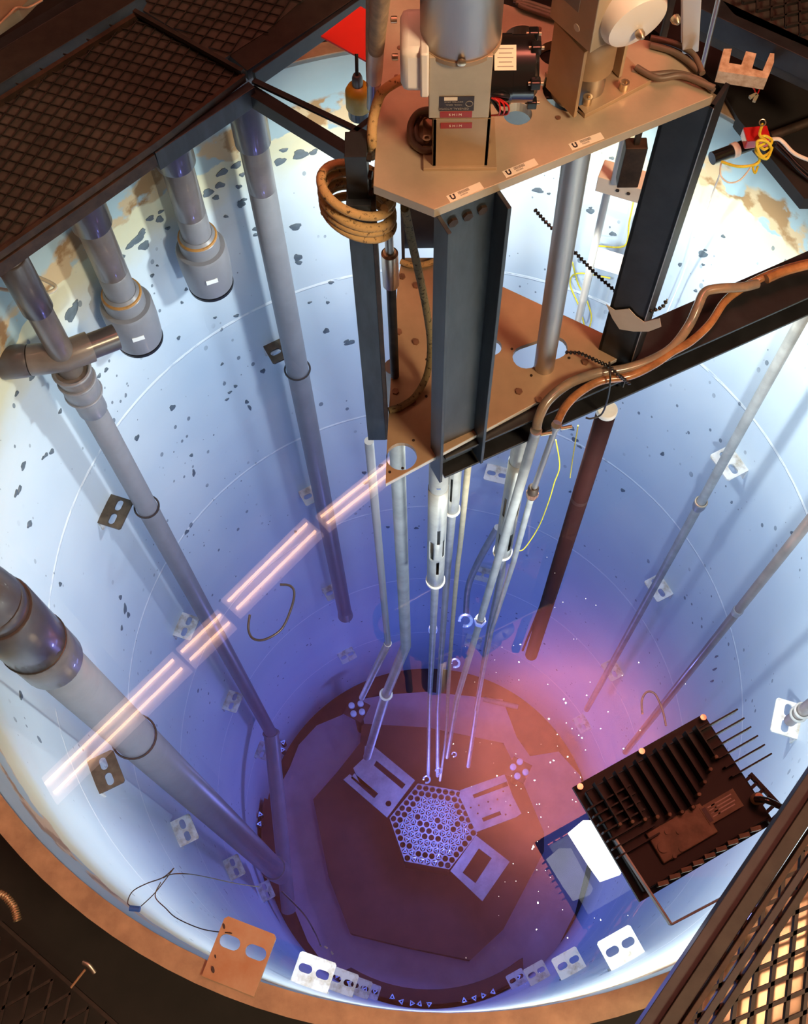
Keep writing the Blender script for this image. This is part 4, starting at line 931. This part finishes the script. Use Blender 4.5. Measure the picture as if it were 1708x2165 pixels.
def fbar(a, c_, w, h, z, off=0):   # flat bar between two pixels at height z (top)
    A, Bq = P(*a, z), P(*c_, z); d = Bq-A; q = Vector((-d.y, d.x, 0)).normalized()
    return MB().box((A+Bq)/2-Z*h/2+q*off, (d.length, w, h), d)
g1 = gp([(-120, 275), (285, 26), (513, 152), (325, 292), (-120, 600)], ZG)
t = thing('grating_panel', 'large dirty diamond-mesh walkway panel at upper left', 'grating', up(P(200, 250, ZG), ZG-.02), 'walkway gratings')
part('tread_plate', MB().prism(g1[::-1], ZG-.016, ZG-.010), 'gratep', t, smooth=False)
e_ = (P(255, 300, ZG)-P(225, 310, ZG)); 
ud = (P(227, 281, ZG)-P(200, 300, ZG)); 
long_ = up(P(262, 250, ZG)-P(240, 268, ZG), 0).normalized(); short_ = Vector((-long_.y, long_.x, 0))
A_ = P(-130, 300, ZG)
o_ = up(P(150, 300, ZG), 0)
ga = up(P(214, 181, ZG)-P(200, 200, ZG), 0); gb2 = up(P(222, 206, ZG)-P(200, 200, ZG), 0); gu = ga+gb2; gv = gb2-ga
b = mesh_panel(o_-gu*24-gv*24, gu, gv, inpoly(g1), 1, 1, 50, 50, .0024, .0035, ZG-.004)
part('mesh', b, 'gratem', t, smooth=False)
for a, c_, w in (((-120, 283), (288, 28), .012), ((283, 20), (515, 152), .010), ((-120, 612), (330, 296), .010), ((330, 296), (515, 156), .010)): part('frame_bar', fbar(a, c_, w, .02, ZG+.006), 'rust', t, smooth=False)
g2 = gp([(300, 14), (340, -60), (700, -60), (560, 60), (470, 118)], ZG)
t = thing('grating_panel', 'smaller diamond-mesh panel at the top edge behind the cross strip', 'grating', up(P(450, 40, ZG), ZG-.02), 'walkway gratings')
g2 = g2 if sum(g2[i][0]*g2[(i+1) % 5][1]-g2[(i+1) % 5][0]*g2[i][1] for i in range(5)) > 0 else g2[::-1]
part('tread_plate', MB().prism(g2, ZG-.016, ZG-.010), 'gratep', t, smooth=False)
o_ = up(P(470, 20, ZG), 0)
part('mesh', mesh_panel(up(P(470, 20, ZG), 0)-gu*16-gv*16, gu, gv, inpoly(g2), 1, 1, 34, 34, .0024, .0035, ZG-.004), 'gratem', t, smooth=False)
solo('cross_strip', fbar((286, 22), (512, 148), .010, .012, ZG+.016), 'gratem', 'narrow steel strip between the two upper left grating panels', 'strip', smooth=False)
# walkway frame members
def bar3(a, c_, w, h, z, m, name, label, off=0): return solo(name, fbar(a, c_, w, h, z, off), m, label, 'beam', smooth=False, bevel=.001)
bar3((-120, 215), (320, -55), .085, .05, ZG-.0, 'gratem', 'walkway_beam', 'dark brown steel beam along the far side of the large grating')
bar3((500, 130), (800, -70), .075, .03, ZG-.012, 'gratem', 'walkway_beam', 'wide dark brown flat beam running up from the grating corner')
bar3((535, 152), (810, -40), .010, .045, ZG-.004, 'black', 'walkway_beam', 'thin dark angle edge beside the wide brown beam')
bar3((322, 318), (532, 178), .022, .055, ZG-.018, 'bluesteel', 'walkway_angle', 'grey-blue steel angle on the front right edge of the large grating')
bar3((-120, 632), (322, 322), .018, .035, ZG-.018, 'rust', 'walkway_angle', 'rusty angle on the front left edge of the large grating')
bar3((535, 168), (782, 285), .014, .008, ZG-.02, 'black', 'brace', 'upper flange of the black brace from the grating corner to the left post')
bar3((528, 188), (760, 330), .030, .04, ZG-.035, 'black', 'brace', 'heavy black brace from the grating corner to the left post')
bar3((742, 282), (815, 225), .014, .03, ZG-.02, 'black', 'brace', 'short black bar running back from the left post to the plate')
solo('far_clutter', MB().prism(gp([(-120, -60), (120, -60), (40, 20), (-120, 130)], ZG-.1)[::-1], ZG-.13, ZG-.1), 'tan', 'tan plate in the far upper left corner', 'plate', smooth=False)
solo_tube('clutter_wire', [P(-10, 60, ZG-.08), P(20, 30, ZG-.08), P(35, 16, ZG-.08), P(60, 16, ZG-.08), P(90, 0, ZG-.08)], .003, 'copper', 'copper wire in the upper left corner', 'wire')
bar3((-120, 165), (240, -50), .03, .05, ZG-.02, 'black', 'walkway_beam', 'black edge beam behind the brown beam in the upper left corner')
# bottom right grating
ZB = .62
gb_ = gp([(1708+90, 1760), (1470, 2120), (1420, 2300), (1900, 2300), (1900, 1700)], ZB)
poly = gp([(1760, 1700), (1700, 1790), (1640, 1870), (1560, 1960), (1450, 2150), (1400, 2280), (1950, 2280), (1950, 1700)], ZB)
if sum(poly[i][0]*poly[(i+1) % 8][1]-poly[(i+1) % 8][0]*poly[i][1] for i in range(8)) < 0: poly = poly[::-1]
t = thing('grating_panel', 'diamond-mesh grating over a lit tan plate at lower right', 'grating', up(P(1600, 2050, ZB), ZB-.05), 'walkway gratings')
lg = up(P(1660, 1935, ZB)-P(1648, 1980, ZB), 0); la = (P(1640, 1985, ZB)-P(1612, 2078, ZB)); 
l_ = up(P(1677, 1925, ZB)-P(1655, 2035, ZB), 0).normalized(); s_ = Vector((-l_.y, l_.x, 0))
dl = (P(1505, 2085, ZB)-P(1535, 1990, ZB)).length*.62
ga = up(P(1605, 1955, ZB)-P(1600, 2000, ZB), 0); gb2 = up(P(1638, 1984, ZB)-P(1600, 2000, ZB), 0)
b = mesh_panel(up(P(1600, 2050, ZB), 0)-(ga+gb2)*12-(gb2-ga)*12, ga+gb2, gb2-ga, inpoly(poly), 1, 1, 24, 24, .0052, .012, ZB-.006)
part('mesh', b, 'gratem', t, smooth=False)
solo('tan_plate', MB().prism([( p[0], p[1]) for p in gp([(1790, 1640), (1330, 2330), (2100, 2330), (2100, 1640)], .50)][::1], .47, .49), 'tan', 'lit tan plate under the lower right grating', 'plate', smooth=False)
def fb2(x0, y0, x1, y1, w, h, z, m, lb, nm='walkway_beam'): return bar3((x0, y0), (x1, y1), w, h, z, m, nm, lb)
fb2(1760, 1585, 1310, 2260, .022, .035, ZB-.004, 'black', 'outermost black edge bar of the lower right walkway')
fb2(1800, 1580, 1345, 2270, .020, .03, ZB+.006, 'gratem', 'brown flat bar beside the black edge at lower right')
fb2(1828, 1592, 1372, 2280, .008, .02, ZB+.012, 'rust', 'thin rusty ridge bar of the lower right walkway')
fb2(1850, 1610, 1400, 2290, .010, .015, ZB+.004, 'black', 'dark inner bar of the lower right walkway')
fb2(1872, 1620, 1425, 2300, .010, .02, ZB+.010, 'gratem', 'brown frame bar edging the lower right mesh')
# bottom left dark grating
ZD = -.28
pl4 = gp([(-60, 1960), (20, 1980), (90, 2080), (190, 2110), (270, 2230), (-60, 2230)], ZD)
if sum(pl4[i][0]*pl4[(i+1) % 6][1]-pl4[(i+1) % 6][0]*pl4[i][1] for i in range(6)) < 0: pl4 = pl4[::-1]
t = thing('deck_grating', 'dark mesh grating in the lower left corner beyond the rim', 'grating', up(P(60, 2100, ZD), ZD))
l3 = Vector((.55, .83, 0)).normalized(); s3 = Vector((-l3.y, l3.x, 0))
part('mesh', mesh_panel(up(P(60, 2100, ZD), 0)-l3*.4-s3*.4, l3, s3, inpoly(pl4), .10, .05, 8, 16, .006, .006, ZD), 'gratem', t, smooth=False)
part('edge_bar', fbar((0, 1950), (260, 2180), .008, .01, ZD+.004), 'gratem', t, smooth=False)
q = [P(-15, 1882, -.15), P(12, 1895, -.15), P(30, 1918, -.15), P(37, 1945, -.15)]
t = thing('flex_conduit', 'ribbed metal flexible conduit curving in at the lower left edge', 'conduit', up(q[0], -.15))
part('conduit', MB().tube(q, .0075, 12, smooth=8), 'copper', t)
b = MB()
for k in range(18):
    s_k = k/17*2.999; i = int(s_k); f = s_k-i; pp = q[i]*(1-f)+q[i+1]*f; dd = (q[i+1]-q[i]).normalized(); b.ring(pp, dd, .008, .0016, 12, 5)
part('ribs', b, 'zinc', t)
t = thing('rim_clip', 'small steel hook bolt lying on the deck at lower left', 'clip', P(190, 2070, -.2))
part('hook', MB().tube([P(150, 2088, -.2), P(180, 2050, -.19)], .0025, 8), 'copper', t); part('head', MB().tube([P(176, 2034, -.19), P(188, 2040, -.19), P(200, 2056, -.2)], .006, 10, smooth=4), 'steel', t)
# far right upper deck
solo('deck_ledge', MB().prism(gp([(1380, 60), (1520, 180), (1560, 250), (1700, 420), (1900, 420), (1900, -120), (1300, -120)], .02), -.02, .02), 'deck', 'dark deck ledge beyond the rim at upper right', 'ledge', smooth=False)
bar3((1480, -2), (1800, 148), .055, .06, .30, 'black', 'deck_beam', 'blue-black beam crossing the upper right corner')
bar3((1470, 48), (1800, 200), .032, .03, .24, 'gratem', 'deck_beam', 'brown beam just below the blue-black beam at upper right')
pr = gp([(1500, -60), (1560, 10), (1708, 75), (1850, 140), (1850, -60)], .33)
if sum(pr[i][0]*pr[(i+1) % 5][1]-pr[(i+1) % 5][0]*pr[i][1] for i in range(5)) < 0: pr = pr[::-1]
t = thing('deck_grating', 'brown mesh grating in the extreme upper right corner', 'grating', up(P(1650, 20, .33), .3))
part('backing', MB().prism(pr, .29, .30), 'gratep', t, smooth=False)
part('mesh', mesh_panel(up(P(1650, 20, .33), 0)-long_*.4-short_*.4, long_, short_, inpoly(pr), .06, .04, 14, 20, .005, .008, .33), 'gratem', t, smooth=False)
# notched foam block
fz = .28
out = [(1518, 150), (1530, 103), (1547, 103), (1541, 133), (1567, 137), (1577, 108), (1599, 113), (1590, 145), (1612, 150), (1628, 112), (1637, 113), (1636, 132), (1622, 166)]
o_ = gp(out, fz)
if sum(o_[i][0]*o_[(i+1) % len(o_)][1]-o_[(i+1) % len(o_)][0]*o_[i][1] for i in range(len(o_))) < 0: o_ = o_[::-1]
solo('foam_holder', MB().prism(o_, fz-.035, fz), 'foam', 'stained white notched foam block on the dark deck at upper right', 'holder', smooth=False)
solo_tube('red_wire', [P(1612, 168, .11), P(1590, 178, .11), P(1595, 190, .11), P(1600, 200, .11), P(1612, 172, .11)], .002, 'redp', 'loop of thin red wire under the notched foam block', 'wire')
for x, y, a in ((1592, 203, .5), (1597, 208, 1.1)): solo('wire_connector', MB().box(P(x, y, .11), (.022, .008, .008), (cos(a), sin(a), 0)), 'beige', ('left' if x == 1592 else 'right')+' cream crimp connector on the red wire loop', 'connector', 'wire connectors', smooth=False)
# red reflector on a black pipe, yellow rope
t = thing('black_pipe', 'black pipe stub carrying the red reflector at the right', 'pipe', P(1540, 325, .05))
part('pipe', MB().cyl(P(1505, 335, .05), P(1625, 290, .05), .017, 20), 'motor', t); part('pipe_arm', MB().cyl(P(1625, 290, .05), P(1760, 240, .05), .012, 12), 'rust', t)
part('white_tape', MB().lathe(P(1546, 320, .05), P(1625, 290, .05)-P(1505, 335, .05), [(.019, 0), (.020, .002), (.020, .016), (.018, .018)], 20), 'nylon', t)
rq = P(1597, 290, .09)
t = thing('red_reflector', 'red plastic reflector block clipped to the black pipe', 'reflector', rq)
part('block', MB().box(rq, (.062, .045, .03), (1, .1, 0)), 'redp', t, smooth=False, bevel=.003)
t = thing('yellow_rope', 'knotted yellow rope tied over the red reflector', 'rope', P(1612, 300, .1))
part('rope', MB().tube([P(x, y, z) for x, y, z in ((1612, 262, .13), (1606, 285, .13), (1620, 300, .13), (1602, 312, .13), (1612, 330, .12), (1630, 318, .12), (1622, 300, .14), (1600, 300, .14), (1606, 335, .11), (1596, 348, .10), (1560, 352, .09), (1525, 342, .08))], .0036, 8, smooth=6), 'yrope', t)
part('loop', MB().tube([P(x, y, .12) for x, y in ((1600, 300), (1616, 316), (1632, 298), (1612, 288), (1598, 320), (1620, 336), (1632, 312))], .0036, 8, smooth=6), 'yrope', t)
part('tail', MB().tube([P(x, y, .09) for x, y in ((1606, 340), (1592, 352), (1596, 366), (1602, 352))], .003, 8, smooth=6), 'yrope', t)
part('eye_ring', MB().ring(P(1612, 259, .14), (0, -.5, 1), .008, .0016, 20, 6), 'zinc', t)
solo_tube('white_string', [PC(1524, 345, .06), PC(1523, 370, .05), PC(1540, 386, .03), PC(1565, 380, .04), PC(1590, 350, .06)], .0022, 'nylon', 'white cord looping under the black pipe', 'cord')
solo_tube('white_string', [PC(1523, 365, .05), PC(1500, 425, -.1), PC(1482, 475, -.27), PC(1440, 590, -.8), PC(1410, 660, -1.2)], .0022, 'nylon', 'white cord running straight down into the water right of the post', 'cord', smooth=0)
solo_tube('white_cable', [P(1630, 295, .1), P(1650, 296, .09), P(1680, 325, .08), P(1720, 342, .08)], .005, 'nylon', 'white cable leaving the yellow knot to the right edge', 'cable')
for k in range(2): solo_tube('black_cable', [P(1640, 300+8*k, .06), P(1665, 325+8*k, .05), P(1690, 352+9*k, .04), P(1730, 385+9*k, .03)], .004, 'bead', ('upper' if k == 0 else 'lower')+' black cable below the white cable at the right edge', 'cable', group='black cables at the right')
# nylon block with rods
bc = P(1318, 385, .22)
t = thing('nylon_block', 'cream nylon block with two screws left of the right post', 'block', up(bc, .18))
au = Vector((.93, -.36, 0)).normalized(); 
part('block', MB().box(bc, (.115, .055, .05), au), 'nylon', t, smooth=False, bevel=.002)
fr_ = Vector((-.36, -.93, 0)).normalized()
for s in (-.006, .020): part('screw', MB().lathe(bc+au*s+fr_*.0275, fr_, [(.0045, 0), (.0045, .002)], 12), 'rust', t)
q = P(1301, 378, .25); part('rod', MB().tube([up(q, .24), up(q, .62)], .0105, 16), 'steel', t)
q2 = bc-au*.032-Z*.02; part('lower_rod', MB().tube([q2, up(q2, -.42)], .0095, 16), 'steel', t)
t = thing('submerged_block', 'cream block with two pale rods under water beside the right post', 'block', P(1290, 555, -.55))
q = P(1300, 556, -.50); part('block', MB().box(q, (.13, .06, .02), au), 'nylon', t, smooth=False)
for x, y, yy in ((1250, 560, 665), (1330, 585, 760)):
    q = P(x, y, -.5); part('rod', MB().tube([q, (q.x, q.y, VZ(q.x, q.y, yy))], .012, 16), 'algu', t)
bz = P(1345, 325, .40)
solo('clamp_box', MB().box(up(P(1335, 345, .45), .45), (.045, .03, .12)).box(up(P(1335, 345, .45), .72), (.012, .012, .43)), 'rust', 'dark rusty clamp hanging above the nylon block', 'clamp', smooth=False, bevel=.002)
solo_tube('yellow_string', [PC(1357, 300, .35), PC(1350, 345, .25), PC(1340, 420, -.2), PC(1330, 470, -.5), PC(1320, 520, -.8), PC(1262, 520, -.8), PC(1268, 530, -.85), PC(1300, 560, -1.0)], .0028, 'yrope', 'yellow cord hanging past the nylon block into the water', 'cord')
solo_tube('yellow_string', [PC(1210, 555, -.7), PC(1222, 600, -.9), PC(1238, 630, -1.0), PC(1250, 670, -1.1), PC(1240, 700, -1.2), PC(1225, 650, -1.0), PC(1205, 600, -.9), PC(1222, 578, -.8), PC(1290, 588, -.8)], .0028, 'yrope', 'yellow cord tangled under water right of the steel tube', 'cord')

# ================================================================== FLOOD LIGHT
zF_ = .14
pf = [P(x, y, zF_) for x, y in ((1212, 1662), (1490, 1506), (1652, 1700), (1372, 1928))]
ctr = sum(pf, Vector((0, 0, 0)))/4
fu = (pf[1]-pf[0]).normalized(); fu.z = 0; fu.normalize(); fv = Vector((fu.y, -fu.x, 0))
Lu = (pf[1]-pf[0]).length; Lv = ((pf[3]-pf[0]).dot(fv)+(pf[2]-pf[1]).dot(fv))/2
o0 = up(pf[0], 0)
fl = thing('flood_light', 'black finned LED flood light hanging over the water at lower right', 'flood light', up(ctr, zF_-.04))
def FL(a, c_, z): return o0+fu*(a*Lu)+fv*(c_*Lv)+Z*z
part('front_frame', MB().prism([(0, 0), (Lu, 0), (Lu, Lv), (0, Lv)], 0, .012, [[(Lu*.08, Lv*.08), (Lu*.92, Lv*.08), (Lu*.92, Lv*.92), (Lu*.08, Lv*.92)]], (up(o0, zF_-.012), fu, -fv*-1, fu.cross(fv))), 'fin', fl, smooth=False)
part('body', MB().box(FL(.5, .52, zF_+.008), (Lu*.93, Lv*.86, .02), fu), 'fin', fl, smooth=False, bevel=.002)
part('lamp_glass', MB().box(FL(.5, .5, zF_-.006), (Lu*.80, Lv*.80, .006), fu), 'ledg', fl, smooth=False)
b1 = 0
for k in range(11):
    x = .10+.075*k
    y1 = .44+.03*k if k < 6 else .60-.06*(k-6)
    b = MB().box(FL(x, (.07+y1)/2, zF_+.032), (.003, Lv*(y1-.07), .032), fu)
    part('fin', b, 'fin', fl, smooth=False)
    part('pin_boss', MB().lathe(FL(x, y1, zF_+.018), Z, [(.0042, 0), (.0042, .030), (.003, .031)], 12), 'brkrust', fl)
for k in range(6):
    y = .12+.085*k; part('side_fin', MB().box(FL(1.0+.005*k, y, zF_+.026), (Lu*(.30-.0*k), .003, .030), fu), 'fin', fl, smooth=False)
for k in range(7):
    y = .22+.07*k; part('side_fin', MB().box(FL(.14+.0*k, y, zF_+.026), (Lu*.30, .003, .028), fu), 'fin', fl, smooth=False)
for k in range(9): part('edge_rib', MB().box(FL(.16+.085*k, .965, zF_+.012), (.020, .008, .022), (fu+fv*.25)), 'brkrust', fl, smooth=False)
for a, c_ in ((.035, .03), (.5, .025), (.97, .03)): part('frame_screw', MB().lathe(FL(a, c_, zF_+.0), Z, [(.006, 0), (.006, .004), (.002, .0042)], 14), 'zinc', fl, 'brass coloured screw')
part('driver_cover', MB().box(FL(.42, .72, zF_+.024), (Lu*.40, Lv*.26, .012), fu), 'brkrust', fl, smooth=False, bevel=.002)
for a, c_, r_ in ((.27, .74, .011), (.34, .66, .005), (.40, .70, .004), (.36, .82, .005), (.30, .84, .004)): part('knockout', MB().lathe(FL(a, c_, zF_+.030), Z, [(r_, 0), (r_, .003)], 20), 'brkrust', fl)
part('rating_plate', MB().box(FL(.72, .70, zF_+.030), (.075, .036, .002), fu), 'brkrust', fl, 'dull tan rating plate', smooth=False)
s = part('rating_band', MB().box(FL(.615, .70, zF_+.0315), (.008, .028, .001), fu), 'ink', fl, smooth=False)
for k in range(4): part('rating_text', MB().box(FL(.74, .655+.026*k, zF_+.0315), (.045-.008*(k % 2), .0022, .0006), fu), 'inkl', fl, smooth=False)
for k in range(4): part('rating_line', MB().box(FL(.665, .655+.026*k, zF_+.0315), (.016, .0022, .0006), fu), 'inkl', fl, smooth=False)
# yoke
y0_, y1_, y2_, y3_ = P(1300, 1775, .17), P(1418, 1955, .17), P(1445, 1950, .17), P(1560, 1880, .17)
part('yoke', MB().box((y0_+y1_)/2, ((y1_-y0_).length, .004, .020), y1_-y0_).box((y1_+y3_)/2, ((y3_-y1_).length, .004, .020), y3_-y1_), 'algu', fl, 'grey steel mounting yoke', smooth=False, bevel=.001)
part('power_cord', MB().tube([P(1598, 1690, zF_+.05), P(1620, 1692, zF_+.07), P(1655, 1708, zF_+.06)], .006, 12, smooth=5), 'motor', fl)
part('cord_gland', MB().lathe(P(1598, 1690, zF_+.03), Z, [(.011, 0), (.011, .015), (.008, .022)], 14), 'copper', fl)
lad = MB()
l0, l1 = P(1588, 1640, zF_+.01), P(1655, 1712, zF_+.01); dd = (l1-l0).normalized(); nn = Vector((-dd.y, dd.x, 0))
lad.box((l0+l1)/2, ((l1-l0).length*1.1, .008, .01), dd).box((l0+l1)/2-nn*.034, ((l1-l0).length*1.1, .008, .01), dd)
for k in range(6): lad.box(l0+(l1-l0)*(k/5)-nn*.017, (.006, .03, .01), dd)
part('side_ladder', lad, 'fin', fl, smooth=False)
# self-glowing white tab standing in for the flood light's glare
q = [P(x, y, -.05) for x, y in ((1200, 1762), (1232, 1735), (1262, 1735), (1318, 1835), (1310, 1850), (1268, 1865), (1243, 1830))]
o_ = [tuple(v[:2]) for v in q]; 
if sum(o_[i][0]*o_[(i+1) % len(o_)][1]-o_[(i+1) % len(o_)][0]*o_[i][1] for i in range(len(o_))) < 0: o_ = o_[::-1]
solo('lamp_glare', MB().prism(o_, -.05, -.046), 'led', 'glowing white plate standing in for the glare left under the flood light', 'reflector', smooth=False)

# ================================================================== WIRES, TAG, LOOPS, FLECKS
wz_ = ZW+.12
t = thing('wire_loop', 'thin wire loop with a blue tag hanging at the lower left rim', 'wire', P(284, 1918, -.05))
W1 = [(286, 1918), (270, 1910), (280, 1885), (310, 1868), (345, 1855), (368, 1835)]
part('wire', MB().tube([P(x, y, -.06) for x, y in W1], .0011, 6, smooth=6), 'wire', t)
part('wire', MB().tube([P(x, y, -.06) for x, y in ((298, 1916), (330, 1885), (368, 1835))], .0011, 6, smooth=6), 'wire', t)
part('wire', MB().tube([P(x, y, z) for x, y, z in ((345, 1856, -.06), (365, 1848, -.08), (400, 1848, -.1), (440, 1855, -.2), (500, 1868, -.3), (548, 1875, -.4))], .0011, 6, smooth=6), 'wire', t)
part('wire', MB().tube([P(x, y, z) for x, y, z in ((340, 1865, -.06), (328, 1895, -.06), (350, 1920, -.06), (375, 1942, -.05), (430, 1965, -.01), (490, 1973, .02))], .0011, 6, smooth=6), 'wire', t)
part('blue_tag', MB().cyl(P(274, 1920, -.05), P(296, 1922, -.05), .0058, 14), 'blue', t, 'blue plastic ferrule')
solo_tube('hanging_wire', [P(x, y, -1.0) for x, y in ((592, 1236), (612, 1238), (622, 1252), (616, 1285), (595, 1330), (560, 1352), (535, 1350), (525, 1330), (528, 1300))], .004, 'wire', 'dark wire loop in the water left of centre, under the lamp reflection', 'wire')
solo_tube('hanging_wire', [P(x, y, -1.6) for x, y in ((1358, 1510), (1357, 1480), (1368, 1463), (1385, 1468), (1400, 1500), (1408, 1535))], .004, 'wire', 'dark wire loop above the flood light', 'wire')
solo_tube('clear_tube', [P(x, y, -.05) for x, y in ((-40, 605), (20, 614), (80, 620), (105, 618), (118, 608), (105, 597), (70, 582), (40, 572))], .0052, 'clear', 'milky clear tube looping in from the left edge', 'tube')
rr = random.Random(5); b = MB()
FK = [(1163, 1612), (1170, 1608), (1178, 1553), (1230, 1560), (1196, 1486), (1158, 1447), (1127, 1791), (1125, 1795), (1137, 1909), (1134, 1965), (1318, 1583), (1160, 1520), (1192, 1478), (1350, 1401), (985, 2025), (1270, 1945), (1200, 1983), (958, 1573), (1290, 1985), (1100, 1363), (1097, 1400), (1050, 1640), (1130, 1650), (1140, 1700), (1200, 1600), (1285, 1505), (1240, 1470)]
FK += [(rr.gauss(1190, 120), rr.gauss(1640, 190)) for _ in range(90)]
for i, (x, y) in enumerate(FK):
    if y < 1080 or x > 1330 and y > 1560: continue
    q = P(x, y, ZW+.0015); 
    if math.hypot(q.x, q.y) > 1.18: continue
    r_ = (.0022 if i < 27 else .0009)*rr.uniform(.6, 1.2)
    pts = [(q.x+r_*rr.uniform(.4, 1.3)*cos(2*pi*k/6), q.y+r_*rr.uniform(.4, 1.3)*sin(2*pi*k/6)) for k in range(6)]
    b.prism(pts, q.z, q.z+.0006)
solo('floating_flecks', b, 'flesh', 'tiny white flecks of debris floating on the water around the flood light', 'debris', kind='stuff', smooth=False)
